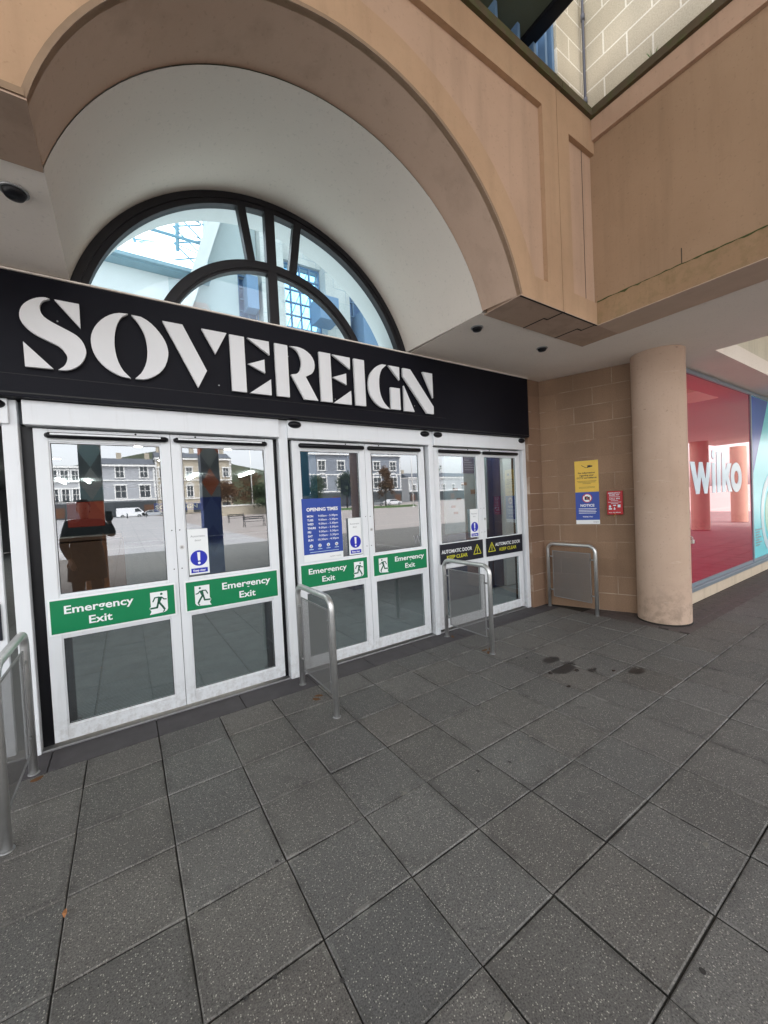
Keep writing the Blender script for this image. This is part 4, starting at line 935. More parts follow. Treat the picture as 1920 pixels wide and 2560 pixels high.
# ================================================================== BARRIERS
def barrier():
    o = thing('hoop_barrier', '', 'barrier', (0, 0, 0), group='stainless steel hoop barriers in front of the doors')
    pts = [(0, .33, 0)]; r = .085; H_ = .875
    pts += [(0, .33, H_ - r)] + [(0, .33 - r + r * math.cos(t), H_ - r + r * math.sin(t)) for t in [math.pi / 2 * i / 8 for i in range(1, 9)]]
    pts += [(0, -.33 + r - r * math.sin(t), H_ - r + r * math.cos(t)) for t in [math.pi / 2 * i / 8 for i in range(0, 9)]] + [(0, -.33, 0)]
    part('hoop', MB().tube(pts, .0225, 18), 'steel', o, True)
    part('mesh_panel', MB().box(-.001, .001, -.26, .255, .155, .775), 'mesh', o, True)
    b = MB()
    for (y0, y1, z0, z1) in ((-.268, -.258, .147, .783), (.253, .263, .147, .783), (-.258, .253, .147, .157), (-.258, .253, .773, .783)): b.bbox(-.005, .005, y0, y1, z0, z1, .001)
    part('panel_frame', b, 'dsteel', o, True)
    for y in (.287, -.287):
        for z in (.70, .24): part('clip', MB().tube([(0, y - .03 * (1 if y > 0 else -1), z), (0, y + .025 * (1 if y > 0 else -1), z)], .009, 10), 'dsteel', o, True)
    for y in (.33, -.33): part('foot_collar', MB().lathe([(.0225, .0), (.030, .0), (.030, .004), (.0228, .006)], 0, y, 20), 'dsteel', o, True)
    return o
hb = barrier(); spots = [(-.265, -.37, 0, 'steel hoop barrier cut off by the left edge of the photo'), (1.504, -.31, 0, 'steel hoop barrier in front of the post left of the opening times door'),
    (3.262, -.25, 0, 'steel hoop barrier in front of the black warning sign doors'), (5.165, -.285, 0, 'steel hoop barrier standing against the stone wall by the column')]
for i, (x, y, rz, lab) in enumerate(spots):
    o = hb if i == 0 else copy_tree(hb); o.location = (x, y, 0); o.rotation_euler.z = rz; o['label'] = lab
hb.location = (-.265, -.37, 0)

# ================================================================== SOFFIT LAMPS
for i, (x, y, lab) in enumerate([(-.07, -.70, 'black recessed downlight in the white ceiling left of the arch'), (3.11, -.69, 'black downlight in ceiling right of the arch, nearer the arch'), (4.14, -.665, 'black downlight in ceiling right of the arch, farther from the arch')]):
    t = thing('ceiling_lamp', lab, 'lamp', (x, y, ZS), group='small black downlights in the porch ceiling')
    part('rim', MB().lathe([(.056, ZS), (.058, ZS - .006), (.047, ZS - .010), (.044, ZS - .002)], x, y, 32), 'dsteel', t)
    part('lamp_body', MB().lathe([(.047, ZS - .003), (.045, ZS - .018), (.036, ZS - .032), (.018, ZS - .038), (.0005, ZS - .039)], x, y, 28), 'black', t)

# ================================================================== INTERIOR, GROUND LEVEL
struct('floor', MB().box(-6, 8, .311, 22, -.02, -.002), 'matting')
b = MB(); b.box(-6, 8, .465, 22, 2.98, 3.09); struct('ceiling', b, 'lobbyceil')
t = thing('interior_walls', 'dark inner walls of the entrance lobby seen through the doors', 'wall', (1, 22, 0))
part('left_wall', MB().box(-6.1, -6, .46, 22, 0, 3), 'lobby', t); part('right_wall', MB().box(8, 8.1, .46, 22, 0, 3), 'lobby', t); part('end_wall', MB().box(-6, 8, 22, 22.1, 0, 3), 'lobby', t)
one('patterned_column', MB().bbox(-.39, -.04, -5.95, -5.6, 0, 6.0, .01), 'harl1', 'square canopy column wrapped in grey and black diamonds, mirrored in the nearest door', 'column', loc=(-.21, -5.8, 0))
one('patterned_column', MB().bbox(1.72, 2.10, -5.95, -5.6, 0, 6.0, .01), 'harl2', 'square canopy column wrapped in blue and orange diamonds, mirrored in the second door', 'column', loc=(1.9, -5.8, 0))
hp = thing('blue_panel_sign', 'tall teal blue panel sign on a post, mirrored above the opening times poster', 'sign', (4.0, -5.7, 0))
part('panel', MB().bbox(3.5, 4.26, -5.74, -5.68, 1.80, 3.0, .01), plain('deep_teal_board', (.015, .10, .17), .4), hp); part('post', MB().tube([(3.9, -5.78, 0), (3.9, -5.78, 2.9)], .035, 12), 'black', hp)
one('kiosk', MB().bbox(-.75, .25, 5.2, 5.9, 0, 1.12, .02).bbox(-.72, .22, 5.22, 5.88, 1.14, 1.2, .01), 'wood', 'brown wooden kiosk counter inside behind the nearest door', 'kiosk', loc=(-.2, 5.5, 0))
one('display_board', MB().bbox(-.5, .0, 5.0, 5.06, 1.38, 1.80, .01), 'redk', 'red display board above the wooden kiosk inside', 'board', loc=(-.2, 5.03, 1.38))
bd = thing('banner', 'blue banner with white lettering hanging inside behind the second door', 'banner', (1.35, 5.6, 1.6))
part('cloth', MB().bbox(.75, 1.55, 5.2, 5.22, 1.58, 1.74, .003), 'blue', bd); b = MB(); text_mb(b, 'SOVEREIGN', 1.13, 1.625, .07, 5.196, width=.72, bold=.02, align='C'); part('lettering', b, 'signwhite', bd)
for i, (x, lab) in enumerate([(-.13, 'dark rail post inside, behind the nearest door'), (1.40, 'dark rail post inside, at the right of the left pair of doors')]):
    b = MB().tube([(x, .58, 0), (x, .58, .92), (x, .60, .95)], .032, 14); b.lathe([(.03, .0), (.06, .0), (.06, .012), (.03, .016)], x, .58, 20)
    one('guard_rail', b, plain('dark_grey_rail', (.04, .045, .055), .45), lab, 'rail', loc=(x, .58, 0))
mb_ = thing('map_board', 'grey framed mall map board seen through the right pair of doors', 'board', (4.9, 1.25, 0))
part('panel', MB().bbox(4.35, 5.30, 1.2, 1.24, 1.02, 2.75, .004), plain('map_grey', (.16, .20, .21), .4, var=.25, vs=9), mb_)
b = MB(); b.box(4.72, 5.2, 1.195, 1.2, 1.95, 2.65); part('directory_panel', b, 'navy', mb_)
b = MB(); rn = random.Random(6)
for i in range(16): z = 2.0 + i * .038; b.box(4.78, 4.78 + rn.uniform(.1, .36), 1.192, 1.1948, z, z + .008)
part('directory_text', b, 'grey', mb_)
for i in range(9):
    x, z = 4.45 + rn.random() * .7, 1.2 + rn.random() * .6; part('map_block', MB().box(x, x + rn.uniform(.03, .12), 1.194, 1.1995, z, z + rn.uniform(.02, .07)), 'wood', mb_)
part('base', MB().bbox(4.35, 5.30, 1.18, 1.30, 0, 1.0, .004), 'navy', mb_)
one('partition', MB().bbox(5.15, 5.74, 1.3, 1.4, 0, 2.97, .004), 'navy', 'navy blue inner partition seen through the rightmost door', 'partition', loc=(5.6, 1.35, 0))
one('inner_pier', MB().bbox(5.76, 6.6, 1.25, 1.45, 0, 2.97, .004), 'innerw', 'pale inner pier at the right of the navy partition', 'pier', loc=(6.3, 1.35, 0))
one('dark_column', MB().bbox(3.62, 3.95, 2.9, 3.2, 0, 2.97, .01), 'navy', 'dark inner column seen behind the opening times door', 'column', loc=(3.8, 3.05, 0))
one('blue_display', MB().bbox(2.6, 3.3, 3.5, 3.6, 1.5, 2.9, .01), plain('deep_teal_board', (.01, .06, .11), .4), 'deep blue display hanging inside behind the middle doors', 'display', loc=(2.95, 3.55, 1.5))
for i, (x, y, l) in enumerate([(-1.7, 15, 2.2), (-.9, 15.4, 1.6), (2.6, 13, 2.4), (4.4, 12, 2.0), (-3.2, 10, 2.0)]):
    g = plain('strip_light_glow', (1, .97, .9), .5, emit=7.0) if i == 0 else g
    one('strip_light', MB().bbox(x, x + .09, y, y + l, 2.90, 2.97, .005), g, ('lit ceiling strip light deep inside, ' + ('leftmost', 'second from left', 'middle', 'second from right', 'far left side')[i] + ' of the row'), 'light', group='ceiling strip lights inside', loc=(x, y, 2.9))

wl = plain('added_tube_glow', (1, .98, .95), .5, emit=14.0)  # hidden tubes added to light the board and the partition
for (xa, xb, lab) in ((4.2, 5.1, 'unseen tube light added to brighten the map board'), (5.45, 6.4, 'unseen tube light added to brighten the navy partition')):
    t = thing('strip_light', lab, 'light', (xa, .75, 2.93), group='unseen tube lights added inside the right doors')
    part('tube', MB().tube([(xa, .75, 2.93), (xb, .75, 2.93)], .03, 12), wl, t); part('fitting', MB().box(xa - .02, xb + .02, .72, .78, 2.962, 2.979), 'white', t)
lampm = plain('added_lamp_glow', (1, .93, .8), .5, emit=45.0)  # more lamps than show through the glass, added to brighten the lobby
for i, (x, y) in enumerate([(.0, 1.3), (1.6, 1.3), (3.2, 1.3), (4.75, .72), (5.8, .72), (-1.6, 3.0), (.6, 3.0), (2.4, 3.0), (.6, 6.5), (2.4, 6.5), (-1.0, 9.0), (1.2, 9.0)]):
    t = thing('added_downlight', 'round downlight added to brighten the lobby, ' + ('nearest the nearest door', 'behind the second door', 'behind the middle doors', 'in front of the map board', 'in front of the navy partition', 'second row, far left', 'second row, left of centre', 'second row, right of centre', 'third row, left', 'third row, right', 'last row, left', 'last row, right')[i], 'light', (x, y, 2.97), group='added lobby downlights')
    part('lens', MB().lathe([(.0005, 2.972), (.075, 2.972)], x, y, 20), lampm, t); part('rim', MB().lathe([(.075, 2.979), (.075, 2.968), (.09, 2.968), (.09, 2.979)], x, y, 20), 'white', t)

# ================================================================== ATRIUM SEEN THROUGH THE FANLIGHT
A = thing('atrium', 'bright white atrium with blue steel windows and glazed roof behind the fanlight', 'interior', (1.5, 5, 3.14))
YA = 5.0
part('lower_wall', MB().box(-6, 1.9, YA, YA + .3, 3.1, 5.92), 'innerw', A)
part('wall_ledge', MB().box(-6, 1.9, YA - .22, YA + .3, 5.925, 6.06), 'ledge', A)
part('wall_ledge_rail', MB().box(-6, 1.9, YA - .30, YA - .22, 5.95, 6.0), 'ledge', A)
part('buttress', MB().prism_xz([(1.05, 4.4), (1.9, 7.05), (2.0, 9.6), (2.6, 9.6), (2.3, 7.6), (1.5, 5.2), (1.28, 4.4)], 4.55, 4.98), 'innerw', A)
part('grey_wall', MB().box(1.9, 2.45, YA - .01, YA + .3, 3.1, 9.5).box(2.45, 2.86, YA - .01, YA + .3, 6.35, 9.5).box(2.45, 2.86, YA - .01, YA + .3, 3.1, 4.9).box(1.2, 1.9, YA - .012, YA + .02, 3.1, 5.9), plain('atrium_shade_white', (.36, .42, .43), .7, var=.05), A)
part('block_pier', MB().box(2.87, 3.35, YA - .25, YA + .3, 3.1, 9.5).box(4.3, 4.9, YA - .25, YA + .3, 3.1, 9.5).box(3.35, 4.3, YA - .02, YA + .3, 3.1, 5.2).box(3.35, 4.3, YA - .02, YA + .3, 6.9, 9.5).box(5.9, 7, YA - .25, YA + .3, 3.1, 9.5), 'innerblock', A)
part('round_window', MB().disc(1.52, 5.30, .17, YA - .05, YA - .013, 28), plain('round_opening', (.25, .30, .34), .6), A)
def grille(x0, x1, z0, z1, nx, nz):
    b = MB()
    for i in range(nx + 1): x = x0 + (x1 - x0) * i / nx; b.box(x - .013, x + .013, YA + .04, YA + .1, z0, z1)
    for i in range(nz + 1): z = z0 + (z1 - z0) * i / nz; b.box(x0, x1, YA + .045, YA + .095, z - .013, z + .013)
    for i in range(nx):
        xa = x0 + (x1 - x0) * i / nx; xb = x0 + (x1 - x0) * (i + 1) / nx
        for k in range(0, nz, 2): za = z0 + (z1 - z0) * k / nz; zb = z0 + (z1 - z0) * (k + 2) / nz; b.tube([(xa, YA + .07, za), (xb, YA + .07, min(zb, z1))], .008, 6)
    return b
part('steel_window', grille(2.47, 2.85, 4.9, 6.33, 2, 6), 'bluew', A); part('steel_window', grille(3.37, 4.28, 5.22, 6.88, 4, 6), 'bluew', A); part('steel_window', grille(4.92, 5.88, 3.4, 7.4, 4, 12), 'bluew', A)
pn = plain('window_backing', (.12, .22, .40), .3)
part('rear_glazing', MB().box(3.36, 4.29, YA + .25, YA + .27, 5.2, 6.9), glass('blue_glazing', (.45, .66, .80), .03, 0, 0), A)
part('window_backing', MB().box(2.46, 2.86, YA + .2, YA + .22, 4.9, 6.34).box(4.91, 5.89, YA + .2, YA + .22, 3.1, 9.5), pn, A)
part('steel_box', MB().bbox(3.9, 4.35, YA - .75, YA - .28, 5.45, 5.95, .01), 'bluew', A); part('steel_box', MB().bbox(2.55, 2.78, YA - .3, YA, 5.55, 6.2, .01), 'bluew', A); part('steel_box', MB().bbox(5.1, 5.5, YA - .5, YA, 5.2, 6.0, .01), 'bluew', A)
part('left_side', MB().box(-6.3, -6, .47, YA, 3.1, 7), 'innerw', A); part('right_side', MB().box(7, 7.3, .47, YA, 3.1, 9.5), 'innerw', A)
b = MB()
for i in range(11):
    x = -5.5 + i * .62; b.tube([(x, 4.9, 6.35), (x + .1, 8.6, 8.9)], .026, 6); b.tube([(x, 4.9, 6.38), (x + .62, 6.6, 7.5)], .014, 6)
for k in range(4): b.tube([(-6, 5.3 + k * 1.05, 6.6 + k * .7), (2.1, 5.3 + k * 1.05, 6.6 + k * .7)], .02, 6)
for k in range(6): z = 6.12 + k * .3; b.tube([(1.30, 4.75, z), (1.80, 4.9, z + .28)], .016, 6); b.tube([(1.30, 4.75, z + .3), (1.80, 4.9, z)], .016, 6); b.tube([(1.30, 4.75, z + .3), (1.85, 4.9, z + .3)], .012, 6)
b.tube([(1.35, 4.75, 6.3), (1.45, 4.75, 9)], .035, 6); b.tube([(-6, 4.7, 6.52), (1.9, 4.7, 6.52)], .03, 8)
part('roof_truss', b, plain('pale_blue_steel', (.20, .36, .46), .5), A)
b = MB(); b.add([(-6, 4.85, 6.32), (2.3, 4.85, 6.32), (2.3, 8.8, 9.0), (-6, 8.8, 9.0)], [(0, 1, 2, 3)])
part('roof_glazing', b, glass('roof_glass', (.9, .96, .98), .02, 0, 0), A)
struct('atrium_floor', MB().box(-6, 7, .47, YA, 3.092, 3.12), 'innerw')

# ================================================================== THE SQUARE BEHIND THE VIEWER (mirrored in the glass)
def RP(x, D, ref=60): f = (D + 3.65) / (ref + 3.65); return .285 + (x - .285) * f
def RZ(z, D, ref=60): f = (D + 3.65) / (ref + 3.65); return 1.566 + (z - 1.566) * f
MT['gh'] = plain('grey_blue_paint', (.36, .37, .39), .8, var=.06, vs=.3); MT['gh2'] = plain('pale_grey_paint', (.42, .43, .44), .8, var=.06, vs=.3); MT['hotel'] = plain('slate_blue_paint', (.21, .23, .265), .8, var=.05, vs=.3)
MT['sand'] = plain('bath_stone', (.42, .37, .29), .85, var=.12, vs=.4); MT['trim'] = plain('white_trim', (.75, .75, .73), .7); MT['pane'] = plain('dark_pane', (.05, .055, .06), .15); MT['slate'] = plain('slate_roof', (.10, .11, .13), .7)
def building(name, lab, x0, x1, y, z0, z1, wall, rows, depth=10, roof=True, arch_rows=(), ground='dark'):
    H_ = thing(name, lab, 'building', ((x0 + x1) / 2, y, z0))
    part('wall', MB().box(x0, x1, y - depth, y, z0, z1), wall, H_)
    part('cornice', MB().box(x0 - .15, x1 + .15, y - depth, y + .45, z1 - .5, z1 - .15), 'trim', H_)
    part('string_course', MB().box(x0, x1, y, y + .2, z0 + 3.7, z0 + 4.0), 'trim', H_)
    if roof:
        part('roof', MB().add([(x0, y + .2, z1), (x1, y + .2, z1), (x1, y - depth / 2, z1 + 1.8), (x0, y - depth / 2, z1 + 1.8), (x0, y - depth, z1), (x1, y - depth, z1)], [(0, 1, 2, 3), (3, 2, 5, 4), (0, 3, 4), (1, 5, 2)]), 'slate', H_)
    part('shopfront', MB().box(x0 + .2, x1 - .2, y + .02, y + .25, z0 + .3, z0 + 3.4), MT['pane'] if ground == 'dark' else 'sand', H_)
    for xx in (x0, x1 - .45):
        q = MB(); zz = z0 + 4.2
        while zz < z1 - .9: q.box(xx, xx + (.45 if int((zz - z0) / .4) % 2 else .3), y + .005, y + .08, zz, zz + .36); zz += .4
        part('quoins', q, 'trim', H_)
    part('string_course', MB().box(x0, x1, y, y + .15, z0 + 8.0, z0 + 8.25), 'trim', H_)
    nb = max(2, int((x1 - x0) / 3.2))
    for i in range(nb):
        cx = x0 + (x1 - x0) * (i + .5) / nb; part('shop_bay', MB().box(cx - .95, cx + .95, y + .26, y + .30, z0 + .5, z0 + 2.6), 'pane' if i % 3 else 'wood', H_)
    if roof:
        for cx in (x0 + 1.2, (x0 + x1) / 2, x1 - 1.2): part('chimney', MB().box(cx - .5, cx + .5, y - depth / 2 - .4, y - depth / 2 + .4, z1 + .5, z1 + 3.0), 'sand', H_)
    for (zb, zh, n, wd) in rows:
        for i in range(n):
            cx = x0 + (x1 - x0) * (i + .5) / n
            tr = MB().box(cx - wd / 2 - .22, cx - wd / 2, y + .01, y + .14, zb - .2, zb + zh).box(cx + wd / 2, cx + wd / 2 + .22, y + .01, y + .14, zb - .2, zb + zh).box(cx - wd / 2 - .3, cx + wd / 2 + .3, y + .01, y + .2, zb + zh, zb + zh + .3).box(cx - wd / 2 - .3, cx + wd / 2 + .3, y + .01, y + .2, zb - .4, zb - .2)
            if (zb, zh, n, wd) in arch_rows: tr.ring(cx, zb + zh, wd / 2, wd / 2 + .25, y + .01, y + .22, 0, math.pi, 12)
            tr.box(cx - .05, cx + .05, y + .06, y + .1, zb, zb + zh).box(cx - wd / 2, cx + wd / 2, y + .06, y + .1, zb + zh / 2 - .05, zb + zh / 2 + .05)
            wdw = part('window', MB().box(cx - wd / 2, cx + wd / 2, y + .01, y + .05, zb - .2, zb + zh), 'pane', H_); part('window_frame', tr, 'trim', wdw)
    return H_
D1 = 100; gz1 = .8
building('town_house', 'pale grey three storey shop with parapet, mirrored at left of the nearest door', RP(-7.4, D1), RP(-4.2, D1), -D1, gz1, RZ(8.0, D1), 'gh2', [(5.0, 2.2, 3, 1.1), (9.0, 2.0, 3, 1.1)], roof=False)
building('town_house', 'blue grey rendered inn with bay windows, mirrored in the nearest door', RP(-4.1, D1), RP(4.2, D1), -D1, gz1, RZ(8.3, D1), 'gh', [(5.3, 2.5, 3, 1.9), (9.8, 2.2, 3, 1.4)], roof=True)
building('bank_building', 'sandstone bank with cornice and arched windows, mirrored in the second door', RP(4.3, D1), RP(14.6, D1), -D1 - 1, gz1, RZ(9.4, D1), 'sand', [(5.3, 2.3, 6, 1.2), (10.0, 1.9, 6, 1.2)], arch_rows=((5.3, 2.3, 6, 1.2),), ground='sand')
D2 = 85; gz2 = .75
r1_ = (5.6, 2.4, 6, 2.2); r2_ = (10.2, 2.0, 6, 1.8)
building('hotel', 'slate blue hotel with white arched windows, mirrored in the middle doors', RP(16.5, D2, 40), RP(32.3, D2, 40), -D2, gz2, RZ(7.8, D2, 40), 'hotel', [r1_, r2_], arch_rows=(r1_,), roof=False)
building('town_house', 'distant pale terrace right of the slate blue hotel', RP(33.5, 110, 40), RP(60, 110, 40), -110, 1, 10, 'gh2', [(5, 2, 14, 1.2)], roof=True)
building('town_house', 'long cream terrace left of the pale grey shop', -62, RP(-7.6, D1), -D1, gz1, 11, 'trim', [(5, 2, 14, 1.2), (8.3, 1.6, 14, 1.2)], roof=True)
# hill
b = MB(); rn = random.Random(21); nx, ny = 60, 6
for j in range(ny + 1):
    for i in range(nx + 1):
        x = -330 + 760 * i / nx; t_ = j / ny
        top = 36 + 6 * math.sin(x * .021 + 1) + 4 * math.sin(x * .055) - max(0, x - 60) * .06
        b.v.append((x, -170 - 190 * t_, 1 + top * math.sin(t_ * math.pi / 2) ** .8 + rn.uniform(-1.2, 1.6) * t_))
for j in range(ny):
    for i in range(nx): a = j * (nx + 1) + i; b.face((a, a + nx + 1, a + nx + 2, a + 1), True)
def hillmat():
    g = NG('wooded_hill'); a = g.ramp(g.noise(.06, 8, .7), (.3, (.02, .032, .014)), (.5, (.045, .06, .025)), (.72, (.10, .10, .045))); g.col(a); g.b.inputs['Roughness'].default_value = .95
    g.bump(g.noise(.25, 6, .7), 1, 3); return g.m
struct('hill', b, hillmat())
# trees
MT['bark'] = plain('bark', (.05, .035, .025), .9); MT['leafd'] = plain('dark_foliage', (.035, .055, .022), .8, var=.5, vs=1.2); MT['leafr'] = plain('russet_foliage', (.11, .055, .025), .8, var=.4, vs=1.2)
def tree(x, y, z, h, w_, lab, mat='leafd', seed=0, group='trees on the square'):
    rn = random.Random(seed); T_ = thing('tree', lab, 'tree', (x, y, z), group=group)
    b = MB().tube([(x, y, z), (x + .05, y, z + h * .3), (x, y, z + h * .75)], [.16, .12, .05], 8)
    for k in range(5): a = rn.uniform(0, 6.28); zz = z + h * rn.uniform(.3, .55); b.tube([(x, y, zz), (x + math.cos(a) * w_ * .35, y + math.sin(a) * w_ * .35, zz + h * .2)], [.06, .02], 6)
    part('trunk', b, 'bark', T_)
    b = MB(); cl = [(rn.uniform(-.6, .6), rn.uniform(-.6, .6), rn.uniform(.35, .92)) for _ in range(16)]
    for i in range(2600):
        c = rn.choice(cl); k = 1.05 - c[2] * .75
        p = Vector((x + (c[0] * k + rn.gauss(0, .17)) * w_ * .6, y + (c[1] * k + rn.gauss(0, .17)) * w_ * .6, z + h * (c[2] + rn.gauss(0, .065))))
        u = Vector((rn.gauss(0, 1), rn.gauss(0, 1), rn.gauss(0, 1))).normalized() * .21; v = Vector((rn.gauss(0, 1), rn.gauss(0, 1), rn.gauss(0, 1))).normalized() * .12
        b.add([p - u, p + v, p + u, p - v], [(0, 1, 2, 3)])
    part('crown', b, mat, T_); return T_
tree(RP(23.7, 62, 40), -62, .5, 7.2, 4.2, 'dark pine tree mirrored behind the opening times door', seed=1)
tree(RP(29.6, 62, 40), -62, .5, 7.6, 4.0, 'brownish pine tree mirrored in the right leaf of the middle doors', 'leafr', 2)
tree(RP(19.5, 66, 40), -66, .5, 6.5, 4.4, 'dark tree mirrored just above the opening times poster', seed=3)
tree(RP(37.5, 50, 40), -50, .4, 7.5, 5.2, 'broad tree mirrored in the left leaf of the right doors', seed=4)
tree(RP(17.2, 75), -75, .6, 8.0, 7.0, 'russet tree mirrored beside the sandstone bank', 'leafr', 5)
tree(RP(13.6, 80), -80, .7, 7.0, 6.5, 'russet tree mirrored in front of the sandstone bank', 'leafr', 6)
tree(RP(19.5, 60), -60, .5, 5.2, 6.0, 'green tree mirrored above the low stone wall', seed=7)
def mound(x0, x1, y0, y1, z):
    b = MB(); n = 28; cx, cy = (x0 + x1) / 2, (y0 + y1) / 2
    ring_ = [(cx + (x1 - x0) / 2 * math.cos(2 * math.pi * k / n), cy + (y1 - y0) / 2 * math.sin(2 * math.pi * k / n)) for k in range(n)]
    b.v += [(px, py, z) for px, py in ring_] + [(cx + (px - cx) * .9, cy + (py - cy) * .9, z + .35) for px, py in ring_]
    for k in range(n): b.face((k, (k + 1) % n, n + (k + 1) % n, n + k))
    b.face([n + k for k in range(n)]); return b
gr = plain('lawn_grass', (.055, .10, .025), .9, var=.3, vs=.8)
o = struct('lawn', mound(RP(26.5, 60, 40), RP(33.5, 60, 40), -64, -54, .35), gr)
o = struct('lawn_bed', mound(RP(20, 60, 40), RP(25.4, 60, 40), -64, -55, .35), gr)
# low stone wall, flagpoles, benches
sw = thing('low_stone_wall', 'pale low stone wall of the raised garden behind the benches', 'wall', (27, -62, .3))
part('wall', MB().bbox(RP(12.3, 62), RP(24, 62), -63, -62, .3, 2.0, .03), 'sand', sw); part('coping', MB().bbox(RP(12.2, 62), RP(24.1, 62), -63.1, -61.9, 2.0, 2.2, .03), 'trim', sw)
for i, (x, D, h, lab) in enumerate([(RP(17.4, 70), 70, 13, 'white flagpole mirrored at the right edge of the second door'), (RP(7.6, 90), 90, 11, 'thin white pole mirrored in front of the bank'), (RP(34.2, 50, 40), 50, 14, 'tall white pole mirrored in the right leaf of the middle doors')]):
    b = MB().tube([(x, -D, .3), (x, -D, h)], [.09, .05], 10); b.lathe([(.09, .3), (.2, .3), (.2, .5), (.09, .55)], x, -D, 14); b.lathe([(.0, h + .16), (.09, h + .08), (.0, h)], x, -D, 12); one('flagpole', b, 'trim', lab, 'pole', loc=(x, -D, .3))
def bench():
    o = thing('bench', '', 'bench', (0, 0, 0), group='cast iron benches on the square'); 
    for y_, z_ in ((.0, .42), (.12, .42), (.24, .42), (.36, .42)): pass
    part('seat', MB().box(-.8, .8, -.30, -.20, .42, .45).box(-.8, .8, -.17, -.07, .42, .45).box(-.8, .8, -.04, .06, .42, .45), 'black', o, True)
    part('backrest', MB().box(-.8, .8, -.36, -.34, .60, .68).box(-.8, .8, -.38, -.36, .75, .83), 'black', o, True)
    for s in (-.75, .75): part('iron_frame', MB().tube([(s, .10, 0), (s, .08, .42), (s, .06, .64), (s, -.34, .64)], .025, 8).tube([(s, -.42, 0), (s, -.30, .42), (s, -.40, .90)], .025, 8).tube([(s, .09, .2), (s, -.36, .2)], .018, 6), 'black', o, True)
    return o
bn = bench(); bs = [(9.6, -37, 'black cast iron bench, the left one mirrored in the second door'), (8.75, -27.5, 'black cast iron bench, the right nearer one mirrored in the second door')]
for i, (x, y, lab) in enumerate(bs):
    o = bn if i == 0 else copy_tree(bn); o.location = (x, y, max(-.03, -.03 + (-20 - y) / 80)); o['label'] = lab
for i in range(7):
    x = RP(-6 + i * 2.2, 84); one('bollard', MB().tube([(x, -84, .5), (x, -84, 1.55)], .09, 10).lathe([(.0, 1.68), (.1, 1.62), (.12, 1.52), (.09, 1.50)], x, -84, 12), 'black', 'black bollard along the far kerb, ' + ('first', 'second', 'third', 'fourth', 'fifth', 'sixth', 'seventh')[i] + ' from the left in the mirrored square', 'bollard', group='bollards along the far kerb', loc=(x, -84, .5))
# vehicles
def car(kind, x, y, z, lab, mat, L_=4.3, hgt_=1.45):
    V = thing('parked_' + kind, lab, kind, (x, y, z), group='vehicles parked along the square')
    if kind == 'van': prof = [(-2.45, .35), (2.45, .35), (2.5, .9), (2.2, 1.15), (1.5, 1.95), (1.2, 2.05), (-2.4, 2.05), (-2.5, 1.2)]; wins = [[(1.95, 1.18), (1.42, 1.85), (.75, 1.85), (.75, 1.18)]]
    else: prof = [(-2.1, .3), (2.1, .3), (2.15, .7), (1.2, .92), (.55, 1.38), (-.9, 1.42), (-1.8, .98), (-2.15, .9)]; wins = [[(1.05, .95), (.5, 1.3), (-.1, 1.32), (-.1, .95)], [(-.2, .95), (-.2, 1.32), (-.85, 1.32), (-1.45, .95)]]
    part('body', MB().prism_xz([(x + a, z + c) for a, c in prof], y, y - 1.75), mat, V)
    for w_ in wins: part('window', MB().prism_xz([(x + a, z + c) for a, c in w_], y + .012, y - .002), 'pane', V)
    for s in (-1.4, 1.45):
        wl = part('wheel', MB().disc(x + s, z + .33, .33, y + .03, y - .2, 24), 'black', V); part('rim', MB().disc(x + s, z + .33, .19, y + .045, y + .031, 18), 'dsteel', wl)
    part('headlight', MB().box(x + (2.38 if kind == 'van' else 2.0), x + (2.52 if kind == 'van' else 2.17), y + .01, y - .3, z + .7, z + .88), 'trim', V)
    return V
car('van', RP(1.0, 92), -92, gz1 - .05, 'white panel van parked before the grey inn, mirrored in the nearest door', plain('van_white', (.75, .76, .78), .3))
car('car', RP(3.7, 92), -92, gz1 - .05, 'silver car parked right of the white van', plain('car_silver', (.5, .52, .55), .25, .4))
car('car', RP(-3.5, 92), -92, gz1 - .05, 'dark car parked left of the white van', plain('car_dark', (.05, .05, .06), .25))
car('car', RP(31.0, 72, 40), -72, .65, 'white car parked before the slate blue hotel', plain('car_white', (.7, .7, .72), .25))
car('car', RP(28.0, 72, 40), -72, .65, 'grey car parked left of the white car', plain('car_grey', (.2, .21, .22), .25))

# ================================================================== PEOPLE (mirrored in the door glass)
def skin_body(name, verts, edges, radii, mat, parent, loc, root=0, sub=2):
    me = bpy.data.meshes.new(name); me.from_pydata([(v[0], v[1], v[2]) for v in verts], edges, []); me.update()
    o = bpy.data.objects.new(name, me); link(o)
    m = o.modifiers.new('s', 'SKIN'); m.use_smooth_shade = True; sv = me.skin_vertices[0].data
    for i, r in enumerate(radii): sv[i].radius = r if isinstance(r, tuple) else (r, r)
    sv[root].use_root = True
    s2 = o.modifiers.new('u', 'SUBSURF'); s2.levels = sub; s2.render_levels = sub
    dg = bpy.context.evaluated_depsgraph_get(); dg.update(); m2 = bpy.data.meshes.new_from_object(o.evaluated_get(dg)); m2.name = name
    COL.objects.unlink(o); bpy.data.objects.remove(o)
    n = bpy.data.objects.new(name, m2); m2.materials.clear(); m2.materials.append(mat)
    for p in m2.polygons: p.use_smooth = True
    link(n, parent); return n
skinm = plain('skin_tone', (.34, .19, .13), .55, var=.06); coat = plain('dark_coat', (.018, .018, .022), .8, var=.3); jeans = plain('dark_trousers', (.02, .022, .03), .85)
hairm = plain('dark_hair', (.02, .014, .01), .6, var=.4, vs=60)
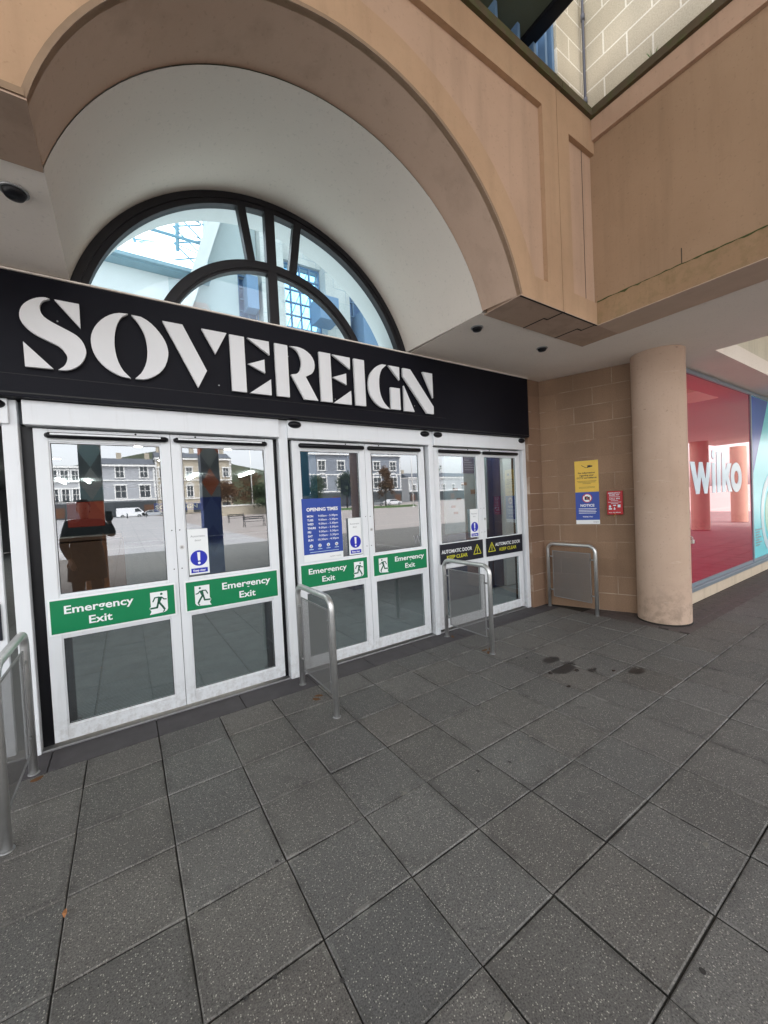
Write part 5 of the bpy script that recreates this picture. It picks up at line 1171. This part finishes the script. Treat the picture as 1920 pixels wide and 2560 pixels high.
def person(lab, loc, rz, pose, h=1.76, clothes=coat, bulk=1.0):
    Pn = thing('person', lab, 'person', loc, rz)
    k = h / 1.76
    V = {'pel': (0, 0, .96), 'wa': (0, .0, 1.10), 'ch': (0, -.01, 1.30), 'nb': (0, 0, 1.45), 'nk': (0, .01, 1.52), 'hd': (0, .0, 1.62),
         'hipL': (.10, 0, .92), 'knL': (.11, .02, .50), 'anL': (.115, -.02, .09), 'toL': (.12, .15, .035), 'hipR': (-.10, 0, .92), 'knR': (-.11, .02, .50), 'anR': (-.115, -.02, .09), 'toR': (-.12, .15, .035),
         'shL': (.19, 0, 1.42), 'shR': (-.19, 0, 1.42)}
    V.update(pose)
    names = ['pel', 'wa', 'ch', 'nb', 'nk', 'shL', 'elL', 'wrL', 'shR', 'elR', 'wrR', 'hipL', 'knL', 'anL', 'toL', 'hipR', 'knR', 'anR', 'toR']
    rad = {'pel': (.16, .11), 'wa': (.155, .11), 'ch': (.18, .12), 'nb': (.09, .075), 'nk': (.055, .055), 'shL': (.075, .075), 'elL': .048, 'wrL': .03, 'shR': (.075, .075), 'elR': .048, 'wrR': .03, 'hipL': .095, 'knL': .062, 'anL': .045, 'toL': .04, 'hipR': .095, 'knR': .062, 'anR': .045, 'toR': .04}
    E = [('pel', 'wa'), ('wa', 'ch'), ('ch', 'nb'), ('nb', 'nk'), ('ch', 'shL'), ('shL', 'elL'), ('elL', 'wrL'), ('ch', 'shR'), ('shR', 'elR'), ('elR', 'wrR'), ('pel', 'hipL'), ('hipL', 'knL'), ('knL', 'anL'), ('anL', 'toL'), ('pel', 'hipR'), ('hipR', 'knR'), ('knR', 'anR'), ('anR', 'toR')]
    ix = {n_: i for i, n_ in enumerate(names)}
    skin_body('clothed_body', [tuple(c * k for c in V[n_]) for n_ in names], [(ix[a], ix[b_]) for a, b_ in E], [(rad[n_] if isinstance(rad[n_], tuple) else (rad[n_],) * 2) if n_ in ('wrL', 'wrR', 'nk', 'toL', 'toR') else tuple(q_ * bulk for q_ in (rad[n_] if isinstance(rad[n_], tuple) else (rad[n_],) * 2)) for n_ in names], clothes, Pn, loc)
    # head: rings with brow, nose and chin
    b = MB(); rings = [(.0, .045, .05, 1.51), (.0, .050, .056, 1.55), (.02, .056, .070, 1.575), (.016, .066, .086, 1.61), (.012, .074, .096, 1.65), (.008, .078, .100, 1.69), (.0, .074, .094, 1.73), (-.004, .055, .070, 1.757), (-.004, .01, .012, 1.765)]
    n = 20; o0 = len(b.v)
    for (cy, rx, ry, z_) in rings:
        for q in range(n): a = 2 * math.pi * q / n; b.v.append((rx * math.cos(a) * k, (cy + ry * math.sin(a)) * k, z_ * k))
    for i in range(len(rings) - 1):
        for q in range(n): a = i * n + q; c = i * n + (q + 1) % n; b.face((a, c, c + n, a + n), True)
    b.face(range(n)[::-1]); b.face([(len(rings) - 1) * n + q for q in range(n)])
    b.add([(-.014 * k, .100 * k, 1.615 * k), (.014 * k, .100 * k, 1.615 * k), (0, .128 * k, 1.622 * k), (0, .103 * k, 1.665 * k)], [(0, 1, 2), (0, 2, 3), (1, 3, 2)])
    part('head', b, skinm, Pn, True)
    b = MB(); b.bbox(-.025 * k, .025 * k, .088 * k, .094 * k, 1.583 * k, 1.590 * k, .001); part('mouth', b, plain('lip_tone', (.25, .09, .08), .5), Pn, True)
    for s in (-1, 1):
        part('eye', MB().lathe([(.0001, -.009), (.007, -.006), (.009, 0), (.007, .006), (.0001, .009)], 0, 0, 12, True, 'y', 0), 'ink', Pn, True).location = (s * .03 * k, .093 * k, 1.655 * k)
        part('ear', MB().bbox(-.006, .006, -.02, .015, -.03, .03, .005), skinm, Pn, True).location = (s * .078 * k, .0, 1.65 * k)
    b = MB(); o0 = 0; hr = [(.074, .095, 1.60, 0), (.082, .104, 1.66, 0), (.084, .106, 1.71, 0), (.076, .096, 1.755, 0), (.045, .055, 1.785, 0), (.005, .005, 1.79, 0)]
    for (rx, ry, z_, _) in hr:
        for q in range(n):
            a = 2 * math.pi * q / n; yy = ry * math.sin(a) - .008; 
            if z_ < 1.72: yy = min(yy, .02 if z_ < 1.69 else .06)
            b.v.append((rx * math.cos(a) * k, yy * k, z_ * k))
    for i in range(len(hr) - 1):
        for q in range(n): a = i * n + q; c = i * n + (q + 1) % n; b.face((a, c, c + n, a + n), True)
    b.face([q for q in range(n)][::-1]); part('hair', b, hairm, Pn, True)
    # hands: palm, four fingers and a thumb each
    for sd2, wr, el in (('L', V['wrL'], V['elL']), ('R', V['wrR'], V['elR'])):
        wv = Vector(wr) * k; d = (Vector(wr) - Vector(el)).normalized(); side = d.cross(Vector((0, 1, 0)))
        if side.length < .2: side = Vector((1, 0, 0))
        side.normalize(); cur = d.cross(side).normalized(); hb_ = MB()
        hb_.tube([wv - d * .02, wv + d * .02, wv + d * .055, wv + d * .085], [.026, .034, .036, .03], 12)
        for fi, (off, ln) in enumerate(((-.027, .066), (-.009, .076), (.009, .072), (.026, .056))):
            p0 = wv + d * .078 + side * off; p1 = p0 + d * ln * .45 + cur * .006; p2 = p1 + d * ln * .3 + cur * .016; p3 = p2 + d * ln * .15 + cur * .018
            hb_.tube([p0, p1, p2, p3], [.0095, .009, .008, .006], 8)
        p0 = wv + d * .03 - side * .03; hb_.tube([p0, p0 + d * .025 - side * .022, p0 + d * .055 - side * .028 + cur * .008], [.012, .011, .008], 8)
        part('hand', hb_, skinm, Pn, True)
    return Pn
# photographer: stands behind the viewpoint, right arm reaching to the phone; faces +y
pl = (-.21, -3.50, 0)
coat_skirt = MB()
person('photographer in dark coat holding up a phone, mirrored in the nearest door', pl, 0,
       {'elL': (-.245, .05, 1.14), 'wrL': (-.17, .16, .93), 'elR': (.335, .06, 1.24), 'wrR': (.30, .13, 1.44), 'shL': (-.19, 0, 1.42), 'shR': (.19, 0, 1.42),
        'hipL': (-.10, 0, .92), 'knL': (-.11, .02, .5), 'anL': (-.115, -.02, .09), 'toL': (-.12, .15, .035), 'hipR': (.10, 0, .92), 'knR': (.11, .02, .5), 'anR': (.115, -.02, .09), 'toR': (.12, .15, .035)}, 1.78, bulk=1.28)
_p = bpy.data.objects['person']
_b = MB(); _n = 28
for _k, (_rx, _ry, _z) in enumerate([(.20, .14, 1.12), (.215, .155, .98), (.225, .165, .82), (.235, .175, .64), (.225, .165, .63)]):
    for _q in range(_n):
        _a = 2 * math.pi * _q / _n; _w = 1 + .02 * math.sin(5 * _a + _z * 9); _b.v.append((_rx * _w * math.cos(_a), _ry * _w * math.sin(_a), _z))
for _k in range(4):
    for _q in range(_n): _a = _k * _n + _q; _c = _k * _n + (_q + 1) % _n; _b.face((_a, _c, _c + _n, _a + _n), True)
part('coat_skirt', _b, coat, _p, True)
one('phone', MB().bbox(.05, .13, -3.30, -3.291, 1.48, 1.62, .004), 'black', 'black phone held upright in the hand of the photographer', 'phone', loc=(.09, -3.295, 1.48))
person('person in dark clothes walking across the square, mirrored in the second door', (RP(1.25 * 6, 55), -60, .47), math.pi * .6,
       {'elL': (.26, -.1, 1.15), 'wrL': (.24, .08, .96), 'elR': (-.26, .1, 1.15), 'wrR': (-.24, .25, 1.02), 'knL': (.11, .18, .52), 'anL': (.115, .30, .10), 'toL': (.12, .45, .05), 'knR': (-.11, -.06, .5), 'anR': (-.115, -.30, .12), 'toR': (-.12, -.16, .04)})
